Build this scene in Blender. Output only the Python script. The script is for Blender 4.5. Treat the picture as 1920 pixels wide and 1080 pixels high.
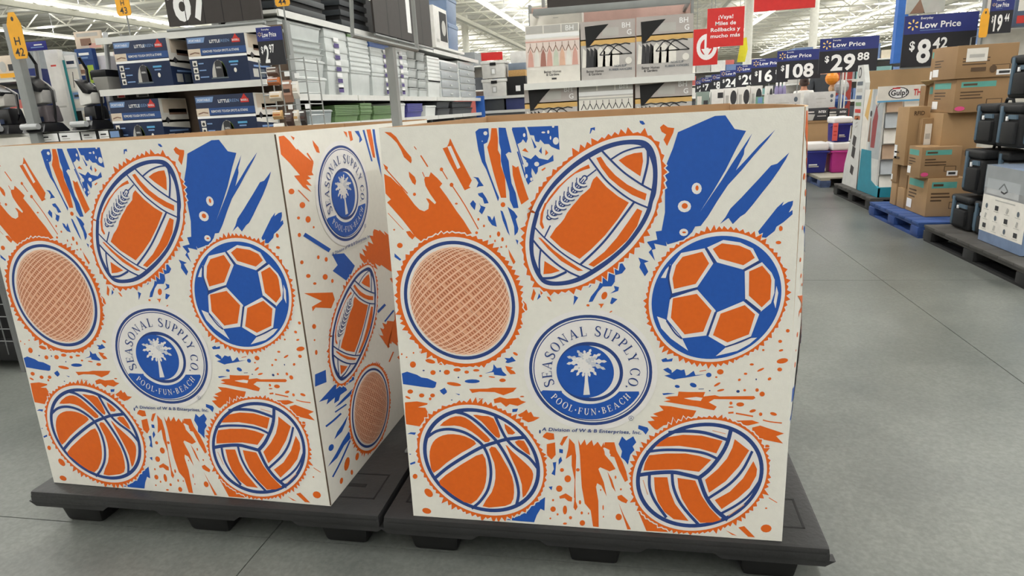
import bpy, bmesh, math, random
import numpy as np
from mathutils import Vector, Matrix
from mathutils.geometry import tessellate_polygon

for o in list(bpy.data.objects): bpy.data.objects.remove(o)
S = bpy.context.scene
COL = S.collection
random.seed(11)
PI = math.pi

# ---------------------------------------------------------------- camera
CAM_Z, PITCH, ROLL, YAW, FPX = 1.2882, 0.2712, -0.0539, 0.1979, 1211.2
_f = Vector((-math.sin(YAW), math.cos(YAW), 0)); _r = Vector((math.cos(YAW), math.sin(YAW), 0)); _u = Vector((0, 0, 1))
FWD = _f*math.cos(PITCH) - _u*math.sin(PITCH); _u2 = _u*math.cos(PITCH) + _f*math.sin(PITCH)
RIGHT = _r*math.cos(ROLL) + _u2*math.sin(ROLL); UP = _u2*math.cos(ROLL) - _r*math.sin(ROLL)
EYE = Vector((0, 0, CAM_Z))
cd = bpy.data.cameras.new('camera'); cam = bpy.data.objects.new('camera', cd); COL.objects.link(cam)
cam.matrix_world = Matrix(((RIGHT.x, UP.x, -FWD.x, 0), (RIGHT.y, UP.y, -FWD.y, 0), (RIGHT.z, UP.z, -FWD.z, CAM_Z), (0, 0, 0, 1)))
cd.sensor_width = 36; cd.lens = 36*FPX/1920; cd.clip_start = 0.05; cd.clip_end = 300
S.camera = cam
# ---------------------------------------------------------------- world, exposure, store lighting
w = bpy.data.worlds.new('world'); S.world = w; w.use_nodes = True
w.node_tree.nodes['Background'].inputs[0].default_value = (1.0, 0.99, 0.95, 1)
w.node_tree.nodes['Background'].inputs[1].default_value = 0.35
S.view_settings.view_transform = 'Standard'; S.view_settings.look = 'None'
S.view_settings.exposure = 0.0; S.view_settings.gamma = 1; S.view_settings.use_curve_mapping = False
CEIL = 5.6; STRIP_Z = 5.2
STRIPS = (-24, -18, -12, -5.7, 0.4, 6.5, 12.6, 17.4, 23.5)
LAMP_W = 1450
for k, x in enumerate(STRIPS):
    ld = bpy.data.lights.new('strip_lamp', 'AREA'); ld.shape = 'RECTANGLE'; ld.size = 0.3; ld.size_y = 84
    ld.energy = LAMP_W; ld.color = (1.0, 0.995, 0.985)
    lo = bpy.data.objects.new('strip_lamp', ld); COL.objects.link(lo); lo.location = (x, 32, STRIP_Z-0.07)
    ud = bpy.data.lights.new('strip_uplight', 'AREA'); ud.shape = 'RECTANGLE'; ud.size = 0.3; ud.size_y = 84; ud.energy = LAMP_W*1.0; ud.color = ld.color
    uo = bpy.data.objects.new('strip_uplight', ud); COL.objects.link(uo); uo.location = (x, 32, STRIP_Z+0.13); uo.rotation_euler = (math.pi, 0, 0)

# ---------------------------------------------------------------- pixel helpers (photo frame 1920 x 1080 -> points of the place)
def ray(x, y): return FWD + RIGHT*((x-960)/FPX) - UP*((y-540)/FPX)
def at(x, y, Y): d = ray(x, y); return EYE + d*(Y/d.y)
def atx(x, y, X): d = ray(x, y); return EYE + d*(X/d.x)
def fl(x, y, z=0.0): d = ray(x, y); return EYE + d*((z-CAM_Z)/d.z)

# ---------------------------------------------------------------- materials
def lin(c): c = c/255; return c/12.92 if c <= .04045 else ((c+.055)/1.055)**2.4
def rgb(h):
    if isinstance(h, str): h = tuple(int(h[i:i+2], 16) for i in (0, 2, 4))
    return tuple(lin(c) for c in h)+(1,)
MATS = {}
def mat(name, col, rough=.55, metal=0, var=.06, scale=14, bump=0, bscale=120, emit=0, alpha=1, trans=0, spec=.4):
    if name in MATS: return MATS[name]
    m = bpy.data.materials.new(name); m.use_nodes = True; nt = m.node_tree; b = nt.nodes['Principled BSDF']
    c = rgb(col); b.inputs['Roughness'].default_value = rough; b.inputs['Metallic'].default_value = metal
    b.inputs['Specular IOR Level'].default_value = spec
    tc = nt.nodes.new('ShaderNodeTexCoord')
    if var > 0:
        n = nt.nodes.new('ShaderNodeTexNoise'); n.inputs['Scale'].default_value = scale; n.inputs['Detail'].default_value = 3
        r = nt.nodes.new('ShaderNodeValToRGB'); nt.links.new(tc.outputs['Object'], n.inputs['Vector']); nt.links.new(n.outputs['Fac'], r.inputs['Fac'])
        r.color_ramp.elements[0].position = .3; r.color_ramp.elements[1].position = .7
        r.color_ramp.elements[0].color = tuple(x*(1-var) for x in c[:3])+(1,); r.color_ramp.elements[1].color = tuple(min(1, x*(1+var)) for x in c[:3])+(1,)
        nt.links.new(r.outputs['Color'], b.inputs['Base Color'])
    else: b.inputs['Base Color'].default_value = c
    if bump:
        n2 = nt.nodes.new('ShaderNodeTexNoise'); n2.inputs['Scale'].default_value = bscale; nt.links.new(tc.outputs['Object'], n2.inputs['Vector'])
        bp = nt.nodes.new('ShaderNodeBump'); bp.inputs['Strength'].default_value = bump; bp.inputs['Distance'].default_value = .01
        nt.links.new(n2.outputs['Fac'], bp.inputs['Height']); nt.links.new(bp.outputs['Normal'], b.inputs['Normal'])
    if emit: b.inputs['Emission Color'].default_value = c; b.inputs['Emission Strength'].default_value = emit
    if trans: b.inputs['Transmission Weight'].default_value = trans
    if alpha < 1: b.inputs['Alpha'].default_value = alpha
    MATS[name] = m; return m

WHITE = mat('white_liner_board', 'E4E2DA', .6, var=.02, scale=60, bump=.06, bscale=260)
KRAFT = mat('kraft_board', 'B28F6A', .75, var=.07, scale=9)
ORANGE = mat('orange_ink', 'E0661A', .5, var=.03, scale=90)
BLUE = mat('blue_ink', '1F55AE', .5, var=.04, scale=90)
NAVY = mat('dark_blue_ink', '2B4482', .5, var=.03, scale=90)
INKWHITE = mat('unprinted_board', 'E6E3E2', .55, var=.02, scale=60)
PINK = mat('pale_orange_halftone', 'E2A684', .5, var=.05, scale=120)
PINKL = mat('light_halftone_line', 'F4CDB2', .5, var=.03)
PINKD = mat('dark_halftone_dash', 'B4694A', .5, var=.05)
PALMG = mat('palm_grey_ink', 'C9CBD2', .5, var=.12, scale=200)
BLACKP = mat('black_plastic', '2B2B2C', .42, var=.18, scale=7, bump=.12, bscale=60)
BLACKD = mat('dark_rubbery_plastic', '1A1A1B', .5, var=.15, scale=9)
STEEL = mat('grey_painted_steel', '8C8F8E', .45, var=.06)
SHELFW = mat('white_shelf_enamel', 'DEDEDA', .4, var=.03)
BLACK = mat('matt_black', '141416', .6, var=.1)
SIGNB = mat('sign_black', '26262C', .5, var=.04)
SIGNU = mat('sign_blue', '2B3578', .45, var=.04)
TXTW = mat('sign_white', 'F2F2F2', .5, var=.01)
YEL = mat('spark_yellow', 'F6D27A', .5, var=.02)

# ---------------------------------------------------------------- mesh builder
def wmat(o):
    m = o.matrix_basis.copy()
    while o.parent: o = o.parent; m = o.matrix_basis @ m
    return m
class MB:
    def __init__(s): s.v = []; s.f = []; s.m = []
    def add(s, vs, fs, m=0):
        n = len(s.v); s.v += [tuple(v) for v in vs]; s.f += [tuple(i+n for i in f) for f in fs]
        s.m += [m]*len(fs); return s
    def box(s, x0, x1, y0, y1, z0, z1, m=0, M=None):
        vs = [Vector((x, y, z)) for z in (z0, z1) for y in (y0, y1) for x in (x0, x1)]
        if M is not None: vs = [M @ v for v in vs]
        return s.add(vs, [(0, 2, 3, 1), (4, 5, 7, 6), (0, 1, 5, 4), (2, 6, 7, 3), (1, 3, 7, 5), (0, 4, 6, 2)], m)
    def taper(s, cx, cy, z0, z1, a0, b0, a1, b1, m=0):     # frustum, half sizes at z0 and z1
        vs = [(cx+sx*a, cy+sy*b, z) for z, a, b in ((z0, a0, b0), (z1, a1, b1)) for sy in (-1, 1) for sx in (-1, 1)]
        return s.add(vs, [(0, 2, 3, 1), (4, 5, 7, 6), (0, 1, 5, 4), (2, 6, 7, 3), (1, 3, 7, 5), (0, 4, 6, 2)], m)
    def prism(s, pts, d, m=0):                              # polygon of 3D points pushed by vector d
        n = len(pts); P = [Vector(p) for p in pts]; d = Vector(d)
        return s.add(P+[p+d for p in P], [tuple(range(n))[::-1], tuple(range(n, 2*n))]+[(i, (i+1) % n, n+(i+1) % n, n+i) for i in range(n)], m)
    def tube(s, pts, r, n=8, m=0, caps=True):
        P = [Vector(p) for p in pts]; rs = r if isinstance(r, (list, tuple)) else [r]*len(P); vs = []
        for i, p in enumerate(P):
            t = (P[min(i+1, len(P)-1)]-P[max(i-1, 0)]).normalized()
            a = t.cross(Vector((0, 0, 1)) if abs(t.z) < .9 else Vector((1, 0, 0))).normalized(); b = t.cross(a)
            vs += [p+(a*math.cos(2*PI*k/n)+b*math.sin(2*PI*k/n))*rs[i] for k in range(n)]
        fs = [(i*n+k, i*n+(k+1) % n, (i+1)*n+(k+1) % n, (i+1)*n+k) for i in range(len(P)-1) for k in range(n)]
        if caps: fs += [tuple(range(n))[::-1], tuple(range((len(P)-1)*n, len(P)*n))]
        return s.add(vs, fs, m)
    def lathe(s, c, prof, n=20, m=0, axis='z', sx=1, sy=1):     # prof: (radius, height)
        vs = []
        for r, h in prof:
            for k in range(n):
                a, b = r*math.cos(2*PI*k/n)*sx, r*math.sin(2*PI*k/n)*sy
                vs.append((c[0]+a, c[1]+b, c[2]+h) if axis == 'z' else ((c[0]+a, c[1]+h, c[2]+b) if axis == 'y' else (c[0]+h, c[1]+a, c[2]+b)))
        fs = [(i*n+k, i*n+(k+1) % n, (i+1)*n+(k+1) % n, (i+1)*n+k) for i in range(len(prof)-1) for k in range(n)]
        fs += [tuple(range(n))[::-1], tuple(range((len(prof)-1)*n, len(prof)*n))]
        return s.add(vs, fs, m)
    def build(s, name, mats, parent=None, bevel=0, smooth=False, seg=2, local=False):
        me = bpy.data.meshes.new(name)
        vs = s.v
        org = None
        if not local:
            if parent is not None:
                iv = wmat(parent).inverted(); vs = [iv @ Vector(v) for v in vs]
            else:
                xs, ys, zs = zip(*vs); org = Vector(((min(xs)+max(xs))/2, (min(ys)+max(ys))/2, min(zs))); vs = [Vector(v)-org for v in vs]
        me.from_pydata([tuple(v) for v in vs], [], s.f)
        mats = mats if isinstance(mats, (list, tuple)) else [mats]
        for mm in mats: me.materials.append(mm)
        me.polygons.foreach_set('material_index', s.m)
        bm = bmesh.new(); bm.from_mesh(me); bmesh.ops.recalc_face_normals(bm, faces=bm.faces)
        if bevel: bmesh.ops.bevel(bm, geom=[e for e in bm.edges if len(e.link_faces) == 2 and e.calc_face_angle(0) > .6], offset=bevel, segments=seg, affect='EDGES', profile=.6, clamp_overlap=True)
        bm.to_mesh(me); bm.free()
        if smooth or bevel:
            for p in me.polygons: p.use_smooth = True
            me.set_sharp_from_angle(angle=.7)
        o = bpy.data.objects.new(name, me); COL.objects.link(o)
        if parent is not None: o.parent = parent
        if org is not None: o.location = org
        return o
def tag(o, label, cat, group=None, kind=None):
    if label: o['label'] = label
    if cat: o['category'] = cat
    if group: o['group'] = group
    if kind: o['kind'] = kind
    return o
def thing(name, label, cat, loc=(0, 0, 0), rz=0, group=None):
    o = bpy.data.objects.new(name, None); o.empty_display_size = .05; COL.objects.link(o); o.location = loc; o.rotation_euler = (0, 0, rz)
    return tag(o, label, cat, group)
def share(name, me, parent, loc=(0, 0, 0), rz=0):
    o = bpy.data.objects.new(name, me); COL.objects.link(o); o.parent = parent; o.location = loc; o.rotation_euler = (0, 0, rz); return o
def dup(root, loc, rz=None, label=None, parent=None):
    r = root.copy(); COL.objects.link(r); r.location = loc
    if rz is not None: r.rotation_euler = (0, 0, rz)
    if label: r['label'] = label
    for ch in list(root.children):
        c = ch.copy(); COL.objects.link(c); c.parent = r
        for g in list(ch.children):
            d = g.copy(); COL.objects.link(d); d.parent = c
    return r

# ---------------------------------------------------------------- flat lettering
_tc = {}
TS = bpy.data.scenes.new('lettering_workbench')
def text2d(s, bold=.012):
    """outline of a word in the built-in typeface: unit cap size, returned as (verts2d, faces, xmin, xmax)"""
    key = (s, bold)
    if key in _tc: return _tc[key]
    cu = bpy.data.curves.new('t', 'FONT'); cu.body = s; cu.size = 1; cu.offset = bold; cu.resolution_u = 3; cu.space_character = 1.03
    ob = bpy.data.objects.new('t', cu); TS.collection.objects.link(ob)
    TS.view_layers[0].update(); dg = TS.view_layers[0].depsgraph
    me = bpy.data.meshes.new_from_object(ob.evaluated_get(dg))
    v = [(p.co.x, p.co.y) for p in me.vertices]; f = [tuple(p.vertices) for p in me.polygons]
    bpy.data.objects.remove(ob); bpy.data.curves.remove(cu); bpy.data.meshes.remove(me)
    if not v: v = [(0, 0)]
    _tc[key] = (v, f, min(p[0] for p in v), max(p[0] for p in v)); return _tc[key]
def put_text(mb, s, O, U, V, height, m=0, width=None, align='l', bold=.012, shear=0):
    """lay a word in the plane spanned by unit vectors U (reading direction) and V (up); O = base point"""
    v, f, a, b = text2d(s, bold); k = height/.73; kx = k if width is None else width/(b-a)
    off = {'l': 0, 'c': -(b-a)/2, 'r': -(b-a)}[align]
    mb.add([Vector(O)+Vector(U)*((x-a+off)*kx+shear*y*k)+Vector(V)*(y*k) for x, y in v], f, m)
# ================================================================ printed artwork of the display bins (traced shapes, in metres on the panel)
BW, BD, BH, BG = 1.016, 1.2205, 1.1164, 0.00645
def homog(src, dst):
    A = []; b = []
    for (x, y), (u, v) in zip(src, dst):
        A.append([x, y, 1, 0, 0, 0, -u*x, -u*y]); b.append(u); A.append([0, 0, 0, x, y, 1, -v*x, -v*y]); b.append(v)
    h = np.append(np.linalg.solve(np.array(A, float), np.array(b, float)), 1).reshape(3, 3)
    def f(x, y): q = h @ np.array((x, y, 1.0)); return (q[0]/q[2], q[1]/q[2])
    return f
_fr = ((BG, 0), (BW-BG, 0), (BW+BG, BH), (-BG, BH)); _sd = ((BG, 0), (BD-BG, 0), (BD+BG, BH), (-BG, BH))
H_R = homog(((711, 242), (1508.5, 200.5), (1466, 1016.5), (775, 967)), _fr)
H_L = homog(((-55, 279), (515, 250), (619.5, 949), (102, 905.5)), _fr)
H_S = homog(((515, 250), (800, 226), (844, 669), (619.5, 949)), _sd)
TILES = dict(A=(H_R, 700, 230, 4.5), B=(H_R, 970, 220, 6.0), C=(H_R, 970, 380, 4.91), D=(H_R, 1200, 420, 3.857), E=(H_R, 740, 430, 3.857),
             F=(H_R, 740, 650, 6.0), G=(H_R, 760, 740, 4.153), H=(H_R, 1000, 780, 4.5), I=(H_R, 1160, 760, 4.0), J=(H_R, 1190, 640, 6.0),
             K=(H_R, 1260, 200, 4.32), L=(H_R, 960, 570, 4.153), P=(H_R, 0, 0, 1.0), M=(H_L, 180, 440, 6.75), N=(H_L, 0, 270, 5.143),
             s=(H_S, 510, 240, 4.5), t=(H_S, 540, 430, 3.724), u=(H_S, 580, 640, 3.484))
def tm(t, x, y): h, ox, oy, k = TILES[t]; return h(ox+x/k, oy+y/k)
OR, BL, NV, WH, PK, PL, PD, PG = range(8)
INKS = [ORANGE, BLUE, NAVY, INKWHITE, PINK, PINKL, PINKD, PALMG]
LAYER = 0.00022
def smooth_pts(pts, closed=True, n=4):
    out = []; N = len(pts)
    for i in range(N if closed else N-1):
        g = lambda j: pts[j % N] if closed else pts[min(max(j, 0), N-1)]
        p0, p1, p2, p3 = g(i-1), g(i), g(i+1), g(i+2)
        for k in range(n):
            t = k/n
            out.append(tuple(.5*((2*p1[a])+(-p0[a]+p2[a])*t+(2*p0[a]-5*p1[a]+4*p2[a]-p3[a])*t*t+(-p0[a]+3*p1[a]-3*p2[a]+p3[a])*t**3) for a in (0, 1)))
    if not closed: out.append(tuple(pts[-1]))
    return out
class Print:
    def __init__(s): s.items = []
    def poly(s, t, pts, c, l, sm=0):
        if sm: pts = smooth_pts(pts, True, sm)
        s.items.append(([tm(t, *p) for p in pts], c, l))
    def ell(s, t, cx, cy, a, b, phi=0, c=OR, l=1, n=56, rot=0):
        r = math.radians(rot); pts = []
        for k in range(n):
            th = 2*PI*k/n; x = a*math.cos(th); y = b*math.sin(th+phi)
            pts.append((cx+x*math.cos(r)-y*math.sin(r), cy+x*math.sin(r)+y*math.cos(r)))
        s.poly(t, pts, c, l); return pts
    def blob(s, t, cx, cy, a, b, rot=0, c=OR, l=1): s.ell(t, cx, cy, a, b, 0, c, l, 12, rot)
    def line(s, t, pts, wd, c, l, sm=5, taper=False):
        p = smooth_pts(pts, False, sm) if sm > 1 and len(pts) > 2 else list(pts)
        Lf, Rt = [], []
        for i, q in enumerate(p):
            a = p[max(i-1, 0)]; b = p[min(i+1, len(p)-1)]; dx, dy = b[0]-a[0], b[1]-a[1]; d = math.hypot(dx, dy) or 1
            ww = wd/2*((math.sin(PI*(i+.15)/(len(p)-.7)))**.5 if taper else 1)
            Lf.append((q[0]-dy/d*ww, q[1]+dx/d*ww)); Rt.append((q[0]+dy/d*ww, q[1]-dx/d*ww))
        for i in range(len(p)-1): s.items.append(([tm(t, *z) for z in (Lf[i], Lf[i+1], Rt[i+1], Rt[i])], c, l))
    def burst(s, t, curve, base, amp, n, seed, c=OR, l=4, halo=5):
        rnd = random.Random(seed); N = len(curve)
        per = [0]
        for i in range(N): per.append(per[-1]+math.dist(curve[i], curve[(i+1) % N]))
        def pt(u):
            u = (u % 1)*per[-1]; i = max(j for j in range(N) if per[j] <= u); a, b = curve[i], curve[(i+1) % N]; k = (u-per[i])/max(1e-6, per[i+1]-per[i])
            x, y = a[0]+(b[0]-a[0])*k, a[1]+(b[1]-a[1])*k; dx, dy = b[0]-a[0], b[1]-a[1]; d = math.hypot(dx, dy) or 1
            return x, y, dy/d, -dx/d
        A = sum(curve[i][0]*curve[(i+1) % N][1]-curve[(i+1) % N][0]*curve[i][1] for i in range(N)); sg = 1 if A > 0 else -1
        o1, o2 = [], []; ph = rnd.random()*6
        for k in range(n):
            u0 = k/n
            env = .62+.38*math.sin(5*2*PI*u0+ph)*math.cos(3*2*PI*u0+2*ph)
            for q, (du, of) in enumerate(((0, base*(.8+.4*rnd.random())), (.3+.5*rnd.random(), base+amp*env*(.25+1.0*rnd.random())))):
                x, y, nx, ny = pt((k+du)/n)
                o1.append((x+nx*of*sg, y+ny*of*sg)); o2.append((x+nx*(of+halo)*sg, y+ny*(of+halo)*sg))
        s.poly(t, o2, WH, l-1); s.poly(t, o1, c, l)
    def mapped(s, f, lo=None): # copy with 2D points passed through f
        p = Print(); p.items = [([f(*q) for q in pts], c, l) for pts, c, l in s.items]; return p
    def mesh(s, name, where, cuts=None, bulge=None):
        me = bpy.data.meshes.new(name); bm = bmesh.new()
        for i_, (pts, c, l) in enumerate(s.items):
            l = l+(i_ % 45)*.02; q = []
            for p in pts:
                if not q or math.dist(p, q[-1]) > 1e-6: q.append(p)
            if len(q) < 3: continue
            try: f = bm.faces.new([bm.verts.new((x, -l*LAYER, -y)) for x, y in q]); f.material_index = c
            except ValueError: pass
        wd_ = BW if where == 'front' else BD          # trim everything to the panel
        for co, no in (((0, 0, -.0015), (0, 0, 1)), ((0, 0, -BH+.0015), (0, 0, -1)), ((BG+.001, 0, 0), (-BH, 0, 2*BG)), ((wd_-BG-.001, 0, 0), (BH, 0, 2*BG))):
            bmesh.ops.bisect_plane(bm, geom=bm.verts[:]+bm.edges[:]+bm.faces[:], plane_co=co, plane_no=Vector(no).normalized(), clear_outer=True)
        for cu in cuts or ():
            bmesh.ops.bisect_plane(bm, geom=bm.verts[:]+bm.edges[:]+bm.faces[:], plane_co=(cu, 0, 0), plane_no=(1, 0, 0))
        for v in bm.verts:
            x, v2, l = v.co.x, -v.co.z, -v.co.y; y = BG-2*BG*v2/BH
            v.co = (x, y-l, BH-v2) if where == 'front' else (BW-y+l+(bulge(x, v2) if bulge else 0), x, BH-v2)
        bmesh.ops.recalc_face_normals(bm, faces=bm.faces)
        for f in bm.faces:
            nv = f.normal.y if where == 'front' else -f.normal.x
            if nv > 0: f.normal_flip()
        bm.to_mesh(me); bm.free()
        for m in INKS: me.materials.append(m)
        return me

# ---- football
def football():
    p = Print()
    b2c = lambda x, y: (x/6*4.91, (y/6-160)*4.91)
    out = [(1245, 0), (1222, 90), (1150, 230), (1030, 390), (890, 522), (760, 620), (610, 710), (480, 755), (350, 768), (262, 757), (205, 715), (150, 620), (117, 500), (108, 370), (125, 240), (158, 105)]
    out += [b2c(*q) for q in ((195, 1080), (250, 960), (330, 830), (430, 705), (560, 580), (700, 470), (850, 380), (1000, 312), (1150, 272), (1300, 258), (1420, 268), (1500, 325), (1550, 430), (1570, 560), (1572, 700), (1556, 860))]
    inn = [(1205, 0), (1180, 85), (1105, 225), (990, 378), (850, 503), (720, 594), (590, 672), (470, 716), (350, 730), (268, 716), (232, 690), (188, 600), (152, 490), (148, 370), (163, 245), (198, 105)]
    inn += [b2c(*q) for q in ((240, 1080), (290, 975), (370, 850), (470, 735), (600, 612), (740, 510), (880, 428), (1010, 365), (1160, 322), (1300, 312), (1400, 335), (1455, 395), (1500, 500), (1520, 600), (1515, 750), (1480, 930))]
    so = smooth_pts(out, True, 4)
    def off(d):
        r = []; N = len(so)
        for i in range(N):
            a, b = so[i-1], so[(i+1) % N]; dx, dy = b[0]-a[0], b[1]-a[1]; q = math.hypot(dx, dy) or 1
            r.append((so[i][0]-dy/q*d, so[i][1]+dx/q*d))
        return r
    wo = off(-36) if off(36)[5][0] < so[5][0] else off(36)
    p.burst('C', wo, 18, 60, 66, 4, halo=16)
    p.poly('C', wo, WH, 5); p.poly('C', so, NV, 6); p.poly('C', smooth_pts(inn, True, 4), WH, 7)
    p.poly('C', [b2c(*q) for q in ((890, 668), (850, 705), (832, 745), (815, 800), (760, 850), (712, 888), (680, 930), (620, 1000), (585, 1050))]+[(530, 0), (500, 40), (455, 100), (430, 150), (395, 195), (350, 240), (297, 322), (400, 418), (570, 522), (680, 430), (800, 310), (920, 160), (1020, 10)]+[b2c(*q) for q in ((1250, 965), (1130, 895), (1000, 790))], OR, 8)
    p.poly('B', [(885, 465), (935, 450), (1000, 550), (1100, 660), (1230, 760), (1350, 825), (1450, 865), (1435, 940), (1290, 880), (1150, 790), (1030, 690), (940, 570)], OR, 8)
    p.poly('B', [(1135, 490), (1220, 440), (1310, 410), (1400, 400), (1410, 500), (1380, 670), (1290, 610), (1210, 555)], OR, 8)
    p.poly('C', [(1100, 58), (1147, 80), (1100, 220), (1010, 350), (880, 470), (700, 595), (650, 575), (800, 455), (910, 330), (1010, 190)], OR, 8)
    p.poly('B', [(800, 538), (815, 580), (745, 600), (650, 640), (560, 710), (480, 790), (400, 890), (330, 980), (308, 990), (350, 915), (450, 790), (590, 665), (700, 585)], OR, 8)
    p.poly('C', [(275, 0), (240, 90), (228, 180), (245, 235), (230, 250), (205, 205), (212, 110), (250, 10)], OR, 8)
    p.poly('C', [(190, 325), (215, 330), (330, 440), (450, 530), (605, 630), (555, 632), (400, 540), (280, 430)], OR, 8)
    p.poly('C', [(248, 540), (390, 632), (310, 655), (238, 662)], OR, 8)
    for t, l, wd in (('B', [(805, 465), (890, 580), (1000, 720), (1150, 850), (1300, 950), (1460, 1020)], 20), ('B', [(950, 385), (1050, 490), (1200, 630), (1390, 760), (1510, 825)], 22),
                     ('B', [(1050, 480), (1180, 400), (1330, 350), (1440, 340)], 19), ('B', [(1460, 360), (1462, 520), (1400, 770)], 26),
                     ('C', [(1072, 0), (960, 150), (830, 320), (720, 440), (575, 575)], 20), ('B', [(775, 680), (885, 595)], 15), ('C', [(302, 215), (248, 325)], 13),
                     ('C', [(160, 235), (250, 330), (400, 460), (560, 565), (705, 635)], 14), ('C', [(145, 352), (220, 440), (350, 560), (470, 640), (580, 690)], 17),
                     ('C', [(212, 440), (200, 560), (208, 700)], 16), ('C', [(215, 700), (330, 692), (450, 640)], 22)):
        p.line(t, l, wd, NV, 9)
    # laces
    a, b = Vector((745, 700)), Vector((365, 1120))
    ax = (b-a).normalized(); nx = Vector((-ax.y, ax.x))
    spine = [a+(b-a)*k/20+nx*(-14*math.sin(PI*k/20)) for k in range(21)]
    p.line('B', [tuple(q) for q in spine], 62, NV, 10, 1); p.line('B', [tuple(q) for q in spine], 36, WH, 11, 1)
    for sd in (0, ): p.line('B', [tuple(q+nx*sd) for q in spine], 12, NV, 12, 1)
    for e, d in ((spine[0], -ax), (spine[-1], ax)): p.blob('B', e.x+d.x*14, e.y+d.y*14, 34, 34, 0, NV, 10); p.blob('B', e.x+d.x*12, e.y+d.y*12, 19, 19, 0, WH, 11)
    for k in range(8):
        c = a+(b-a)*(k+.75)/8.2+nx*(-10); q = [c+nx*64-ax*20, c+nx*36+ax*16, c-nx*2+ax*22, c-nx*38+ax*2, c-nx*54-ax*26]
        p.line('B', [tuple(z) for z in q], 46, NV, 13, 4); p.line('B', [tuple(z) for z in q], 24, WH, 14, 4)
    return p
def soccer():
    p = Print(); e = p.ell('D', 554, 529, 494, 471, -.106, WH, 5, 80)
    p.burst('D', e, 14, 42, 74, 9, halo=10); p.ell('D', 551, 533, 470, 445, -.106, BL, 6, 80)
    for wpts, opts in (([(465, 178), (527, 288), (412, 458), (228, 505), (203, 400), (228, 300), (295, 212)], [(448, 203), (497, 287), (400, 435), (243, 472), (232, 395), (258, 300), (305, 240)]),
                       ([(600, 118), (720, 135), (815, 180), (858, 265), (745, 332), (555, 280), (483, 172)], [(590, 142), (715, 158), (795, 192), (828, 247), (745, 300), (570, 252), (523, 182)]),
                       ([(880, 278), (950, 355), (972, 405), (970, 500), (945, 575), (870, 637), (758, 545), (755, 345)], [(882, 303), (940, 372), (948, 410), (940, 545), (878, 605), (785, 520), (787, 345)]),
                       ([(410, 475), (545, 628), (478, 808), (305, 828), (192, 690), (215, 540)], [(408, 507), (515, 628), (455, 780), (320, 800), (220, 680), (235, 540)]),
                       ([(745, 560), (860, 655), (800, 815), (620, 888), (490, 812), (555, 640)], [(755, 588), (830, 655), (785, 800), (630, 858), (525, 805), (580, 650)])):
        p.poly('D', wpts, WH, 7); p.poly('D', opts, OR, 8)
    for q in ([(120, 670), (180, 692), (305, 836), (345, 918), (220, 830), (150, 755)], [(845, 823), (800, 827), (620, 892), (545, 957), (700, 920), (790, 870)], [(222, 290), (185, 330), (148, 392), (183, 393), (198, 340)], [(985, 450), (998, 500), (978, 612), (965, 565)]): p.poly('D', q, WH, 7)
    for q in ([(300, 832), (250, 790), (188, 700)], [(618, 890), (720, 855), (800, 820)], [(212, 300), (205, 400), (225, 510), (212, 545)]): p.line('D', q, 11, NV, 9)
    for q in ([(228, 515), (415, 467)], [(545, 640), (485, 808)], [(758, 550), (868, 636)], [(745, 338), (862, 272)], [(475, 180), (540, 284)]): p.line('D', q, 17, NV, 9, 1)
    return p
def meshball():
    p = Print(); e = p.ell('E', 469, 516, 427, 457, .117, WH, 5, 80)
    p.burst('E', e, 22, 38, 70, 5, halo=10); p.ell('E', 469, 516, 401, 429, .117, NV, 6, 80); p.ell('E', 469, 516, 377, 404, .117, WH, 7, 80); p.ell('E', 472, 520, 360, 388, .117, PK, 8, 80)
    rnd = random.Random(3)
    def sph(x, y):              # unit-disc point drawn on a ball
        r = math.hypot(x, y)
        if r > .985: return None
        k = math.sin(min(r, 1)*PI/2)/r if r > 1e-4 else PI/2
        x, y = x*k, y*k; return (472+360*x, 520+388*(y*math.cos(.117)+x*math.sin(.117)))
    ca, sa = math.cos(-.74), math.sin(-.74)
    for i, (c2, s2, st) in [(i, z) for z in ((ca, sa, 1), (math.cos(.62), math.sin(.62), 2)) for i in range(-13, 14)]:
        seg = []
        if i % st: continue
        for j in range(-40, 41):
            a, b = j/40, i/13.5; q = sph(a*c2-b*s2, a*s2+b*c2)
            if q: seg.append(q)
            elif seg: break
        if len(seg) > 3: p.line('E', seg, 7 if st == 1 else 4, PL, 10, 1)
    for i in range(-13, 14):
        for j in range(-24, 25):
            a, b = (j+.5*(i % 2))/25, (i+.5)/13.5
            c = [sph((a+da)*ca-(b+db)*sa, (a+da)*sa+(b+db)*ca) for da, db in ((-.012, -.021), (.009, -.021), (.012, .021), (-.009, .021))]
            if all(c) and rnd.random() < .9: p.poly('E', c, PD, 9)
    return p
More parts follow.
